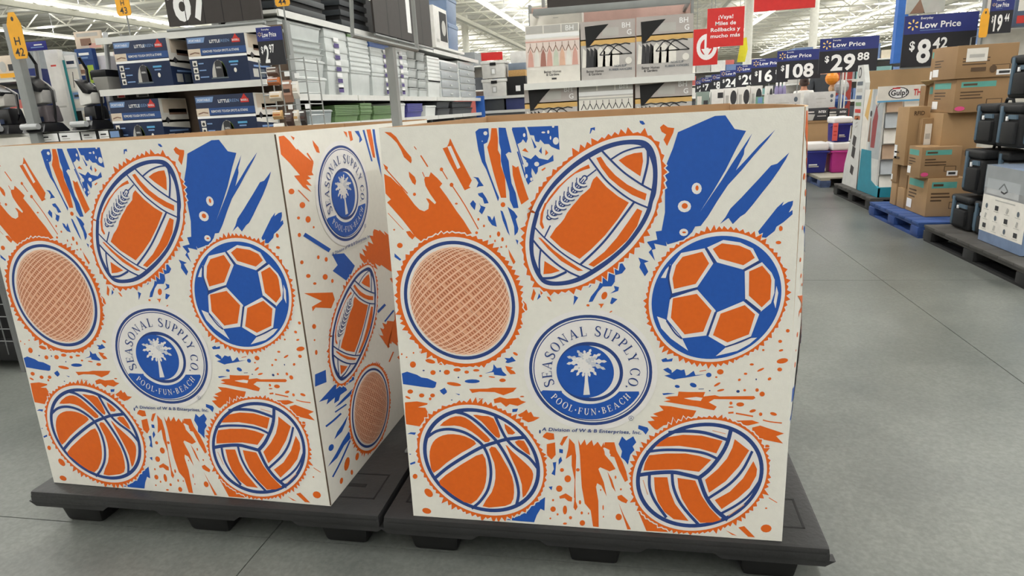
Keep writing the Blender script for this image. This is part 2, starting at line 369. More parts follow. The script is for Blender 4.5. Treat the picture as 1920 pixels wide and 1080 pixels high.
def basketball():
    p = Print(); e = p.ell('G', 592, 510, 482, 431, .224, WH, 5, 80)
    p.burst('G', e, 16, 42, 72, 8, halo=10); p.ell('G', 592, 510, 455, 405, .224, NV, 6, 80); p.ell('G', 592, 510, 426, 377, .224, WH, 7, 80)
    for q in ([(330, 308), (420, 312), (500, 340), (550, 383), (440, 450), (320, 530), (220, 608), (192, 520), (190, 440), (215, 370), (260, 330)], [(600, 460), (630, 560), (625, 680), (590, 770), (510, 850), (400, 800), (310, 730), (262, 672), (380, 580), (490, 510)],
              [(350, 180), (430, 168), (500, 200), (590, 280), (660, 350), (620, 370), (560, 320), (470, 262), (380, 240), (268, 242)], [(525, 158), (600, 165), (685, 185), (738, 322), (705, 330), (640, 262), (590, 208)], [(770, 225), (855, 297), (797, 307)],
              [(850, 367), (922, 360), (972, 472), (900, 422)], [(650, 425), (700, 410), (770, 520), (830, 640), (845, 760), (820, 848), (720, 872), (600, 868), (670, 760), (700, 650), (690, 530)], [(778, 390), (830, 440), (930, 530), (985, 590), (992, 650), (960, 740), (912, 802), (905, 700), (860, 570)]): p.poly('G', q, OR, 8, 2)
    for q, wd in (([(222, 655), (330, 565), (470, 475), (600, 405), (720, 365), (800, 345), (940, 330)], 26), ([(160, 340), (240, 285), (340, 268), (450, 290), (540, 340), (605, 400), (650, 500), (665, 620), (640, 740), (580, 830), (515, 885)], 22),
                  ([(370, 130), (470, 155), (560, 215), (650, 300), (715, 370), (790, 490), (850, 620), (880, 760), (860, 870)], 23), ([(695, 160), (740, 260), (790, 350), (860, 420), (960, 490), (1030, 575)], 22)): p.line('G', q, wd, NV, 9)
    return p
def volleyball():
    p = Print(); e = p.ell('I', 606, 525, 505, 418, -.115, WH, 5, 80)
    p.burst('I', e, 14, 44, 76, 2, halo=10); p.ell('I', 606, 525, 480, 394, -.115, NV, 6, 80); p.ell('I', 606, 525, 450, 366, -.115, WH, 7, 80)
    for q in ([(365, 240), (480, 222), (620, 228), (777, 268), (730, 362), (600, 325), (450, 305), (272, 310), (310, 275)], [(225, 375), (350, 362), (500, 362), (600, 380), (692, 410), (600, 500), (450, 480), (300, 485), (182, 490), (195, 430)],
              [(868, 255), (977, 340), (900, 460), (800, 570), (675, 657), (645, 560), (740, 480), (810, 400), (850, 320)], [(1008, 420), (1036, 480), (1030, 530), (980, 620), (890, 700), (770, 780), (718, 712), (830, 650), (930, 550)],
              [(262, 540), (362, 540), (380, 640), (420, 740), (522, 868), (410, 855), (340, 800), (290, 720), (268, 640)], [(438, 545), (572, 565), (620, 680), (680, 770), (768, 860), (700, 880), (610, 882), (530, 800), (470, 700), (445, 620)]): p.poly('I', q, OR, 8)
    for q, wd in (([(140, 525), (260, 508), (400, 502), (500, 520), (600, 545)], 28), ([(600, 545), (680, 480), (760, 380), (810, 290), (838, 190)], 30), ([(600, 540), (650, 680), (720, 780), (815, 860)], 30), ([(205, 350), (330, 335), (500, 338), (640, 360), (730, 398)], 20),
                  ([(370, 205), (500, 194), (650, 208), (820, 262)], 24), ([(1000, 345), (930, 480), (830, 590), (675, 695)], 20), ([(1070, 545), (980, 670), (880, 750), (765, 812)], 18), ([(397, 505), (410, 620), (470, 750), (600, 900)], 22), ([(228, 510), (230, 620), (270, 720), (355, 842)], 22)): p.line('I', q, wd, NV, 9)
    for q in ([(180, 560), (215, 670)], [(700, 190), (800, 215)], [(820, 830), (940, 745)]): p.line('I', q, 10, PK, 9, 3, True)
    return p
# ---- serif letters for the emblem (unit cap height)
def ring(cx, cy, ao, bo, ai, bi, t0, t1, n=14):
    r = []
    for k in range(n):
        a, b = (math.radians(t0+(t1-t0)*j/n) for j in (k, k+1))
        r.append([(cx+ao*math.cos(a), cy+bo*math.sin(a)), (cx+ao*math.cos(b), cy+bo*math.sin(b)), (cx+ai*math.cos(b), cy+bi*math.sin(b)), (cx+ai*math.cos(a), cy+bi*math.sin(a))])
    return r
def rc(x0, y0, x1, y1): return [(x0, y0), (x1, y0), (x1, y1), (x0, y1)]
def stemg(x, wd=.15, y0=0, y1=1, b=True, t=True):
    r = [rc(x, y0, x+wd, y1)]
    if b: r.append(rc(x-.07, y0, x+wd+.07, y0+.055))
    if t: r.append(rc(x-.07, y1-.055, x+wd+.07, y1))
    return r
def sglyph():
    pts = smooth_pts([(.60, .80), (.52, .95), (.36, 1.0), (.2, .94), (.13, .77), (.22, .62), (.4, .5), (.57, .38), (.64, .24), (.56, .06), (.36, 0), (.2, .06), (.11, .22)], False, 4); r = []; n = len(pts)
    for i in range(n-1):
        q = []
        for j, sg in ((i, 1), (i+1, 1), (i+1, -1), (i, -1)):
            a, b = pts[max(j-1, 0)], pts[min(j+1, n-1)]; dx, dy = b[0]-a[0], b[1]-a[1]; d = math.hypot(dx, dy) or 1; ww = .028+.05*math.sin(PI*j/(n-1))**1.5
            q.append((pts[j][0]-dy/d*ww*sg, pts[j][1]+dx/d*ww*sg))
        r.append(q)
    return r+[rc(.57, .72, .61, 1.0), rc(.09, 0, .13, .28)]
GLY = {
 'S': (sglyph(), .74), 'E': (stemg(.1)+[rc(.1, .945, .64, 1), rc(.6, .76, .64, 1), rc(.2, .48, .5, .535), rc(.46, .38, .5, .63), rc(.1, 0, .68, .055), rc(.64, 0, .68, .26)], .76),
 'F': (stemg(.1)+[rc(.1, .945, .64, 1), rc(.6, .74, .64, 1), rc(.2, .47, .5, .525), rc(.46, .37, .5, .63)], .7), 'L': (stemg(.1)+[rc(.1, 0, .66, .055), rc(.62, 0, .66, .28)], .72),
 'A': ([[(.08, 0), (.14, 0), (.42, .9), (.38, 1)], [(.36, 1), (.44, 1), (.82, 0), (.63, 0)], rc(.2, .31, .66, .365), rc(0, 0, .24, .055), rc(.53, 0, .92, .055)], .92),
 'N': ([rc(.1, 0, .16, 1), rc(.68, 0, .74, 1), [(.02, 1), (.2, 1), (.74, .08), (.74, 0), (.67, 0)], rc(0, 0, .26, .05), rc(.58, .95, .84, 1), rc(0, .95, .16, 1)], .88),
 'O': (ring(.45, .5, .42, .53, .265, .48, 0, 360, 24), .92), 'C': (ring(.45, .5, .42, .53, .265, .48, 40, 320, 20)+[rc(.72, .68, .77, 1), rc(.70, .06, .74, .24)], .84),
 'U': (stemg(.1, .14, .3, 1, b=False)+[rc(.62, .3, .68, 1), rc(.53, .945, .78, 1)]+ring(.39, .32, .29, .34, .15, .27, 180, 360, 12), .82),
 'P': (stemg(.1)+ring(.25, .72, .4, .28, .25, .23, -90, 90, 12)+[rc(.2, .945, .3, 1), rc(.2, .44, .3, .49)], .72),
 'Y': ([[(0, 1), (.2, 1), (.47, .48), (.33, .45)], [(.62, 1), (.69, 1), (.45, .45), (.39, .5)], rc(.32, 0, .47, .52), rc(.24, 0, .55, .055), rc(-.05, .945, .26, 1), rc(.53, .945, .78, 1)], .76),
 'B': (stemg(.1)+ring(.25, .76, .34, .24, .2, .19, -90, 90, 10)+ring(.25, .27, .41, .27, .26, .22, -90, 90, 10)+[rc(.2, .945, .3, 1), rc(.2, .49, .3, .54), rc(.2, 0, .3, .055)], .74),
 'H': (stemg(.1)+stemg(.6)+[rc(.2, .48, .62, .535)], .9), '.': ([rc(.06, 0, .2, .15)], .3), '*': ([ring(.2, .45, .1, .13, 0, 0, 0, 360, 10)[k] for k in range(10)], .45), ' ': ([], .42)}
def arc_text(p, s, cx, cy, a, b, t0, t1, h, c, l, inward=False, squeeze=1.0):
    adv = [GLY[ch][1]*h*squeeze for ch in s]; tot = sum(adv); pos = 0
    for ch, ad in zip(s, adv):
        t = math.radians(t0+(t1-t0)*(pos+ad/2)/tot); pos += ad
        bx, by = cx+a*math.cos(t), cy-b*math.sin(t)
        tx, ty = (a*math.sin(t), b*math.cos(t)); d = math.hypot(tx, ty); tx, ty = tx/d, ty/d
        if inward: tx, ty = -tx, -ty
        ux, uy = (ty, -tx)                                   # up, away from the baseline
        for poly in GLY[ch][0]:
            p.poly('L', [(bx+tx*((x-GLY[ch][1]/2)*h*squeeze)+ux*y*h, by+ty*((x-GLY[ch][1]/2)*h*squeeze)+uy*y*h) for x, y in poly], c, l)
def emblem():
    p = Print(); q = Print()
    f = .04; cx, cy = 610, 516
    p.ell('L', cx, cy, 520, 470, f, WH, 4, 64)
    for a, b, c, l in ((479, 429, NV, 5), (455, 406, WH, 6), (446, 397, NV, 7), (438, 389, WH, 8)): p.ell('L', cx, cy, a, b, f, c, l, 72)
    o = [(cx+432*math.cos(math.radians(t)), cy-384*math.sin(math.radians(t))) for t in range(206, 336, 5)]
    i = [(605+288*math.cos(math.radians(t)), 524-255*math.sin(math.radians(t))) for t in range(321, 214, -5)]
    p.poly('L', [(240, 672)]+[z for z in o if z[1] > 676]+[(985, 682), (830, 682)]+i+[(385, 678)], BL, 9)
    p.ell('L', 603, 527, 259, 231, f, NV, 10, 64); p.ell('L', 612, 529, 224, 202, f, WH, 11, 64); p.ell('L', 568, 527, 223, 203, f, BL, 12, 64)
    p.poly('L', [(568, 470), (584, 470), (590, 600), (604, 706), (553, 708), (564, 600)], WH, 13)
    for k, (tx, ty) in enumerate(((425, 402), (422, 458), (452, 522), (500, 552), (505, 352), (612, 342), (690, 380), (737, 440), (727, 502), (655, 548), (548, 560), (560, 352), (655, 410), (462, 420), (605, 560))):
        ox, oy = 572, 448; dx, dy = tx-ox, ty-oy; d = math.hypot(dx, dy); nx, ny = -dy/d, dx/d; rnd = random.Random(k); up, dn = [], []
        for j in range(9):
            r = j/8; ww = 22*math.sin(PI*min(1, r*.86+.14))**.6*(1 if j % 2 else .45)
            up.append((ox+dx*r+nx*ww, oy+dy*r+ny*ww+8*r*r)); dn.append((ox+dx*r-nx*ww, oy+dy*r-ny*ww+8*r*r))
        p.poly('L', up+dn[::-1], WH if k % 4 else PG, 13+.1*(k % 4 == 0))
    arc_text(q, 'SEASONAL SUPPLY CO.', 612, 516, 306, 268, 205, -30, 76, NV, 13, squeeze=.98)
    arc_text(q, 'POOL*FUN*BEACH', 610, 510, 395, 354, 217, 324, 50, WH, 13, inward=True)
    q.ell('L', 925, 887, 19, 17, 0, NV, 13, 20); q.ell('L', 925, 887, 16, 14, 0, WH, 14, 20)
    for s_, x0, y0, x1, y1, h in (('A Division of W & B Enterprises, Inc.', 230, 985, 1003, 1012, 27), ('R', 918, 894, 933, 894, 13)):
        v, fcs, a, b = text2d(s_, .02); sx = (x1-x0)/(b-a)
        for fc in fcs: q.poly('L', [(x0+(v[k][0]-a)*sx+v[k][1]*h*.25, y0+(y1-y0)*(v[k][0]-a)/(b-a)-v[k][1]*h/.73) for k in fc], NV, 15)
    return p, q
def splashes():
    p = Print(); O, B = OR, BL
    for t, c, q in (
     ('A', O, [(95, 88), (150, 92), (195, 130), (230, 185), (270, 240), (320, 300), (325, 330), (318, 352), (260, 300), (235, 240), (200, 180), (150, 130)]),
     ('A', O, [(92, 440), (150, 470), (200, 520), (240, 555), (290, 620), (350, 700), (390, 740), (430, 755), (465, 735), (470, 690), (445, 645), (470, 650), (520, 695), (530, 680), (480, 610), (440, 540), (430, 490), (435, 465), (470, 465), (485, 425), (540, 475), (582, 522), (560, 550), (620, 630), (700, 750), (760, 830), (800, 895), (830, 940), (640, 1000), (420, 1020), (350, 965), (320, 920), (250, 830), (180, 750), (118, 680), (150, 655), (105, 605)]),
     ('A', O, [(300, 420), (350, 465), (362, 500), (355, 535), (330, 515), (305, 465)]), ('A', O, [(85, 355), (125, 385), (122, 405), (100, 392)]), ('A', O, [(275, 925), (310, 920), (352, 965), (330, 992), (300, 965)]),
     ('A', O, [(648, 140), (700, 250), (770, 380), (830, 495), (805, 545), (820, 555), (770, 578), (700, 450), (640, 340), (585, 225), (620, 215), (635, 185)]),
     ('A', B, [(860, 85), (890, 60), (970, 55), (975, 120), (960, 175), (930, 190), (935, 240), (945, 330), (985, 450), (1030, 570), (1060, 640), (1050, 670), (1000, 530), (950, 400), (915, 340), (885, 240)]),
     ('A', O, [(995, 55), (1040, 55), (1050, 140), (1050, 240), (1070, 280), (1075, 370), (1110, 470), (1115, 560), (1120, 640), (1075, 640), (1050, 560), (1010, 420), (985, 320), (960, 215), (985, 150)]),
     ('A', B, [(1055, 50), (1115, 52), (1130, 120), (1165, 262), (1140, 255), (1115, 275), (1140, 330), (1150, 420), (1165, 520), (1200, 600), (1222, 725), (1180, 728), (1150, 660), (1145, 590), (1120, 500), (1095, 420), (1075, 330), (1075, 240), (1060, 180)]),
     ('P', O, [(960, 311), (967, 315.5), (971.5, 313), (976, 330), (983, 352), (988, 367), (991, 375), (977, 385), (971, 368), (966, 350), (961, 330)]),
     ('P', B, [(959.5, 241), (984, 240), (987, 247), (989, 262), (986, 270), (980, 263), (977, 268), (970, 272), (965, 258)]),
     ('B', B, [(108, 118), (455, 105), (472, 375), (440, 365), (380, 340), (350, 310), (300, 310), (255, 260), (240, 290), (200, 280), (185, 215), (140, 210)]),
     ('B', B, [(50, 440), (150, 480), (200, 430), (240, 470), (340, 490), (400, 430), (405, 500), (300, 540), (230, 570), (225, 620), (205, 655), (160, 580), (155, 640), (175, 720), (140, 740), (120, 770), (95, 720), (85, 640), (80, 580), (100, 500)]),
     ('B', B, [(240, 390), (270, 340), (272, 422)]), ('B', B, [(150, 230), (215, 345), (190, 360)]), ('B', O, [(50, 385), (85, 355), (125, 405)]), ('B', O, [(315, 370), (345, 410), (310, 440)]), ('B', O, [(265, 600), (310, 570), (315, 585), (280, 612)]),
     ('A', B, [(840, 465), (885, 470), (905, 505), (930, 540), (890, 545), (870, 555), (885, 515), (865, 480)]), ('A', B, [(880, 605), (920, 595), (950, 640), (972, 685), (935, 690), (920, 645), (890, 625)]), ('A', B, [(815, 690), (840, 660), (865, 690), (855, 745), (825, 710)]),
     ('A', B, [(890, 680), (905, 705), (945, 720), (935, 745), (915, 780), (890, 755), (905, 720)]), ('A', B, [(960, 790), (985, 800), (1000, 830), (1020, 790), (1040, 885), (1000, 870), (970, 830)]),
     ('A', B, [(1070, 745), (1090, 755), (1120, 840), (1150, 960), (1130, 930), (1090, 830)]), ('A', B, [(1130, 715), (1185, 755), (1215, 800), (1200, 820), (1222, 900), (1215, 930), (1190, 960), (1185, 880), (1160, 800)]), ('A', B, [(1198, 990), (1222, 1000), (1215, 1035)]),
     ('E', O, [(820, 145), (872, 240), (858, 258), (830, 200)]), ('E', B, [(0, 178), (48, 222), (40, 232), (0, 205)]),
     ('K', B, [(45, 212), (345, 80), (430, 75), (505, 185), (598, 200), (520, 340), (430, 520), (330, 690), (225, 855), (290, 760), (400, 600), (480, 470), (560, 350), (648, 220), (610, 300), (585, 345), (580, 390), (515, 520), (600, 430), (700, 320), (835, 190), (770, 275), (660, 400), (560, 520), (450, 640), (370, 760), (290, 890), (230, 970), (185, 975), (160, 1020), (100, 1080), (-40, 1120), (-90, 1020), (-60, 860), (-60, 500), (5, 340)]),
     ('K', B, [(948, 375), (920, 430), (870, 510), (800, 610), (720, 710), (650, 800), (590, 870), (550, 895), (490, 955), (455, 905), (385, 955), (430, 900), (470, 830), (560, 740), (620, 675), (700, 590), (800, 480), (850, 465), (900, 420)]),
     ('K', B, [(980, 765), (975, 800), (945, 860), (975, 840), (975, 875), (900, 940), (845, 975), (830, 1010), (760, 1065), (720, 1062), (695, 1015), (770, 920), (850, 820), (905, 770), (890, 805), (940, 775)]),
     ('B', O, [(1600, 120), (1640, 85), (1690, 120), (1762, 128), (1750, 180), (1680, 330), (1640, 260), (1670, 200), (1620, 170)]), ('B', B, [(1370, 45), (1410, 50), (1435, 85), (1405, 92), (1375, 70)]), ('B', B, [(810, 195), (820, 130), (870, 120), (868, 160), (840, 145), (820, 190)]),
     ('C', B, [(1270, 270), (1480, 240), (1480, 335), (1360, 335), (1372, 405), (1275, 385), (1190, 365), (1285, 345)]), ('C', B, [(1190, 368), (1250, 362), (1270, 430), (1235, 440), (1264, 540), (1205, 460), (1235, 430)]), ('C', B, [(1110, 510), (1207, 545), (1165, 560), (1202, 640), (1170, 682), (1120, 600), (1130, 560)]),
     ('M', B, [(745, 450), (800, 395), (860, 390), (850, 330), (920, 390), (955, 440), (930, 490), (870, 510), (880, 580), (860, 630), (780, 632), (745, 690), (715, 795), (680, 800), (690, 740), (735, 650), (750, 560)]), ('M', B, [(665, 485), (715, 485), (690, 570), (660, 640), (635, 640), (620, 535)]), ('M', B, [(885, 750), (940, 770), (900, 825), (880, 815)]), ('M', B, [(880, 625), (930, 640), (930, 680), (860, 710), (900, 670)]),
     ('M', B, [(530, 725), (575, 750), (545, 835), (540, 770)]), ('M', B, [(205, 700), (228, 740), (200, 775)]), ('M', O, [(145, 650), (175, 700), (165, 785), (140, 760)]), ('M', O, [(205, 660), (240, 700), (225, 720)]), ('M', O, [(280, 735), (310, 745), (340, 795), (315, 785)]), ('M', O, [(70, 780), (110, 820), (130, 880), (110, 900), (75, 840)]), ('M', O, [(0, 760), (40, 830), (95, 960), (40, 940), (0, 960)]), ('M', O, [(770, 820), (825, 818), (805, 870), (795, 840)]),
     ('F', B, [(80, 305), (140, 285), (250, 320), (300, 350), (370, 360), (470, 405), (455, 460), (430, 470), (300, 455), (95, 425)]), ('F', B, [(1110, 200), (1145, 245), (1195, 240), (1210, 280), (1258, 325), (1230, 335), (1115, 320), (1110, 290), (1010, 305), (1090, 280), (1105, 255)]), ('F', B, [(1230, 130), (1290, 135), (1315, 115), (1360, 165), (1270, 190), (1240, 180), (1260, 160)]),
     ('F', O, [(835, 480), (870, 480), (1040, 475), (1100, 465), (1370, 465), (1330, 510), (1220, 550), (1120, 515), (950, 510), (870, 525)]), ('F', O, [(115, 630), (250, 618), (370, 640), (365, 655), (260, 685), (345, 690), (370, 740), (400, 760), (330, 830), (280, 900), (130, 875), (120, 780)]),
     ('F', O, [(1110, 595), (1180, 570), (1260, 590), (1390, 580), (1420, 610), (1475, 625), (1380, 670), (1290, 650), (1250, 680), (1190, 630), (1120, 640)]), ('F', O, [(1380, 770), (1440, 740), (1480, 710), (1500, 750), (1530, 735), (1560, 790), (1630, 800), (1560, 840), (1500, 855), (1430, 820)]), ('F', B, [(1320, 705), (1385, 700), (1370, 735), (1320, 740)]), ('F', O, [(1240, 220), (1330, 240), (1300, 260), (1340, 280), (1360, 310), (1300, 315), (1260, 270)]),
     ('F', B, [(505, 495), (560, 465), (585, 500), (585, 520), (550, 545), (520, 520)]), ('F', B, [(680, 528), (735, 540), (720, 550)]), ('F', B, [(140, 985), (180, 965), (240, 968), (225, 995), (180, 985)]), ('G', B, [(30, 460), (48, 462), (35, 470)]), ('G', B, [(35, 535), (75, 520), (78, 535), (40, 548)]),
     ('H', O, [(375, 200), (395, 250), (430, 200), (445, 250), (490, 205), (505, 255), (540, 220), (570, 265), (590, 225), (600, 330), (660, 400), (690, 450), (640, 470), (560, 435), (545, 450), (590, 560), (615, 680), (570, 590), (535, 570), (525, 600), (545, 720), (548, 940), (500, 935), (480, 800), (430, 740), (405, 600), (395, 450), (390, 330)]),
     ('H', O, [(600, 225), (680, 225), (700, 300), (750, 390), (780, 470), (795, 545), (770, 560), (720, 460), (680, 350), (640, 340), (640, 290), (590, 265)]), ('H', O, [(300, 190), (345, 240), (358, 340), (355, 440), (350, 580), (355, 720), (340, 690), (345, 540), (320, 420), (320, 330), (270, 365), (290, 280)]), ('H', O, [(345, 690), (370, 770), (352, 800), (335, 775)]),
     ('H', O, [(215, 680), (270, 655), (325, 690), (320, 725), (290, 720), (260, 695), (220, 700)]), ('H', O, [(705, 680), (740, 668), (795, 715), (780, 740), (740, 725), (710, 705)]), ('H', O, [(715, 735), (760, 840), (820, 960), (790, 960), (760, 870)]), ('I', O, [(140, 790), (190, 800), (240, 860), (330, 880), (385, 955), (205, 945)]), ('H', O, [(620, 470), (660, 540), (692, 645), (660, 600)]),
     ('H', B, [(745, 175), (780, 210), (840, 175), (865, 225), (835, 260), (850, 290), (815, 330), (795, 415), (770, 380), (735, 350), (745, 300), (715, 240)]), ('H', B, [(885, 80), (960, 100), (970, 120), (945, 160), (920, 130), (880, 110)]), ('H', O, [(85, 160), (110, 140), (170, 150), (175, 200), (130, 205), (75, 180)]), ('H', O, [(110, 240), (180, 225), (185, 330), (150, 370), (110, 330)]),
     ('H', B, [(215, 280), (247, 285), (245, 318), (215, 312)]), ('H', B, [(210, 370), (230, 345), (240, 380), (210, 415)]), ('H', B, [(160, 395), (190, 390), (180, 505), (150, 490), (170, 450)]), ('H', B, [(125, 600), (158, 595), (150, 630)]), ('H', O, [(250, 180), (290, 170), (240, 255), (220, 240)]),
     ('G', B, [(780, 975), (870, 950), (950, 910), (975, 870), (1085, 800), (1080, 905), (1050, 890), (1020, 940), (1000, 995), (870, 985)]),
     ('J', B, [(315, 320), (370, 300), (410, 330), (415, 360), (470, 315), (520, 330), (555, 320), (572, 390), (600, 380), (660, 335), (680, 385), (790, 375), (620, 405), (480, 425), (440, 435), (330, 390), (400, 375), (340, 340)]), ('J', B, [(295, 210), (350, 190), (365, 210), (425, 195), (415, 230), (310, 238)]), ('J', B, [(305, 590), (370, 585), (450, 590), (320, 610)]),
     ('J', O, [(490, 570), (600, 575), (790, 575), (770, 625), (900, 610), (950, 625), (1340, 620), (1357, 640), (1330, 660), (890, 655), (830, 690), (920, 740), (890, 780), (800, 765), (700, 740), (560, 720), (320, 680), (400, 665), (335, 640), (380, 625), (480, 620)]),
     ('J', O, [(270, 725), (400, 735), (560, 765), (690, 785), (650, 860), (560, 900), (440, 930), (320, 950), (250, 1000), (220, 990), (190, 960), (140, 905), (220, 895), (170, 850), (260, 850), (200, 820), (320, 780)]), ('I', O, [(1000, 170), (1060, 155), (1240, 215), (1180, 235), (1232, 290), (1130, 270), (1060, 255), (1000, 215)]), ('I', O, [(860, 118), (1000, 115), (1055, 135), (970, 155), (880, 150)]), ('I', O, [(895, 920), (940, 910), (1022, 995), (970, 990)]), ('I', O, [(800, 940), (885, 982), (850, 977)]),
     ): p.poly(t, q, c, 1)
    for t, c, q, wd in (('A', O, [(100, 392), (290, 605)], 9), ('A', O, [(400, 285), (460, 380)], 11), ('A', O, [(125, 770), (255, 910)], 5), ('A', O, [(580, 410), (625, 485)], 8), ('A', O, [(665, 540), (770, 700), (885, 905)], 9), ('A', O, [(345, 210), (365, 235)], 7), ('A', O, [(415, 425), (432, 465)], 7), ('B', B, [(0, 395), (90, 690)], 16), ('A', B, [(1170, 60), (1262, 360)], 9),
                        ('J', O, [(1135, 815), (1210, 828), (1330, 850)], 17), ('J', O, [(1440, 890), (1520, 910), (1655, 925)], 13), ('J', O, [(1050, 810), (1110, 806)], 20), ('J', O, [(725, 342), (800, 330)], 8), ('J', NV, [(715, 542), (775, 540)], 7), ('I', O, [(1125, 697), (1188, 735)], 6)): p.line(t, q, wd, c, 1, 3)
    for t, c, l in (('A', O, ((225, 1042, 24, 22), (348, 612, 13, 14), (1092, 698, 20, 21), (575, 402, 14, 16), (660, 532, 16, 18), (885, 822, 9, 12), (932, 877, 9, 11), (1055, 945, 14, 22), (1088, 990, 11, 18), (1025, 1003, 7, 10), (1078, 1055, 9, 7), (177, 910, 8, 7), (700, 690, 12, 8), (985, 965, 7, 12), (1120, 1050, 6, 12), (870, 935, 12, 12))),
                    ('F', O, ((205, 205, 34, 36), (400, 168, 58, 23, 15), (300, 65, 18, 18), (430, 295, 30, 27), (585, 292, 35, 28), (700, 265, 42, 20), (808, 290, 26, 18), (665, 425, 82, 20, 9), (1210, 382, 37, 20), (175, 508, 32, 24), (303, 552, 30, 23), (425, 552, 27, 22), (398, 590, 15, 16), (148, 575, 32, 12, 25), (915, 270, 36, 14), (965, 333, 18, 12), (1090, 345, 38, 8, 8), (970, 592, 25, 9), (1355, 85, 30, 15, 30), (530, 198, 34, 10), (80, 88, 9, 11), (212, 74, 9, 10), (135, 123, 9, 9), (1430, 565, 24, 8))),
                    ('F', B, ((870, 393, 86, 22), )), ('F', NV, ((510, 278, 9, 11), (715, 350, 9, 9), (640, 603, 10, 6), (325, 272, 12, 8), (1630, 960, 10, 22))),
                    ('H', O, ((287, 532, 28, 30), (215, 615, 27, 27), (163, 788, 23, 23), (263, 795, 18, 38), (410, 905, 23, 24), (310, 860, 13, 14), (405, 820, 10, 13), (390, 730, 10, 18), (263, 910, 17, 9), (717, 855, 27, 28), (372, 457, 16, 14), (238, 458, 17, 16), (163, 712, 9, 10), (201, 832, 9, 10), (140, 866, 8, 8), (585, 775, 6, 22), (588, 853, 5, 9), (462, 825, 6, 9), (735, 622, 8, 9), (565, 627, 6, 8), (690, 520, 8, 14))),
                    ('J', O, ((960, 348, 38, 30), (915, 408, 14, 10), (1245, 370, 20, 13), (1175, 438, 17, 14, -30), (1515, 428, 22, 16, -30), (1315, 265, 24, 13), (1415, 325, 44, 12, -25), (1660, 225, 66, 29, -10), (1630, 322, 28, 22), (1645, 107, 26, 12, -15), (1635, 5, 22, 18), (925, 490, 42, 13, -30), (965, 555, 42, 12, -12), (1235, 555, 16, 14), (1375, 553, 20, 20), (1432, 598, 30, 28), (1185, 715, 45, 24), (1080, 700, 18, 18), (1325, 788, 38, 17, -15), (1415, 825, 20, 20), (1560, 822, 40, 18, 15), (1080, 745, 30, 8), (1445, 103, 14, 12))),
                    ('J', B, ((830, 383, 31, 26), (475, 512, 29, 17, 10), (655, 497, 40, 24, 20))), ('J', NV, ((1160, 568, 20, 16), (840, 560, 10, 7), (1365, 433, 8, 11))), ('K', O, ((877, 990, 13, 21),)), ('D', O, ((1000, 137, 20, 12), (1018, 35, 13, 18), (1068, 775, 14, 13))), ('I', O, ((1105, 928, 41, 30), (1105, 776, 9, 6), (1112, 312, 18, 13), (75, 700, 1, 1))), ('G', O, ((165, 905, 36, 22, 15), (75, 637, 19, 20), (180, 765, 40, 26, 45))), ('M', O, ((812, 730, 27, 42), (680, 835, 16, 12, 30), (905, 905, 14, 7, -40)))):
        for e in l: p.blob(t, e[0], e[1], e[2], e[3], e[4] if len(e) > 4 else 0, c, 1)
    # white openings inside the splashes
    for t, q in (('A', [(625, 210), (655, 205), (735, 385), (710, 400), (660, 290)]), ('J', [(550, 645), (690, 630), (760, 640), (740, 675), (640, 665)]), ('H', [(585, 270), (610, 275), (650, 330), (640, 345), (610, 335)]), ('H', [(357, 240), (372, 240), (388, 440), (360, 440)])): p.poly(t, q, WH, 2)
    for t, l in (('A', ((945, 98, 17, 17), (918, 165, 5, 5))), ('B', ((290, 180, 22, 11), (345, 175, 13, 20), (430, 275, 34, 42), (370, 240, 9, 22), (400, 115, 14, 12), (95, 540, 25, 28), (215, 535, 28, 26), (155, 705, 15, 20), (75, 210, 14, 22), (100, 670, 14, 24))), ('K', ((197, 667, 41, 47), (98, 812, 54, 48), (92, 1022, 36, 30))), ('M', ((800, 720, 52, 88), (905, 545, 30, 40)))):
        for e in l: p.blob(t, *e, 0, WH, 2)
    for t, l in (('K', ((200, 663, 13, 22), (100, 808, 25, 23), (95, 1022, 16, 8))), ('M', ((812, 730, 27, 42),))):
        for e in l: p.blob(t, *e, 0, OR, 2.5)
    return p
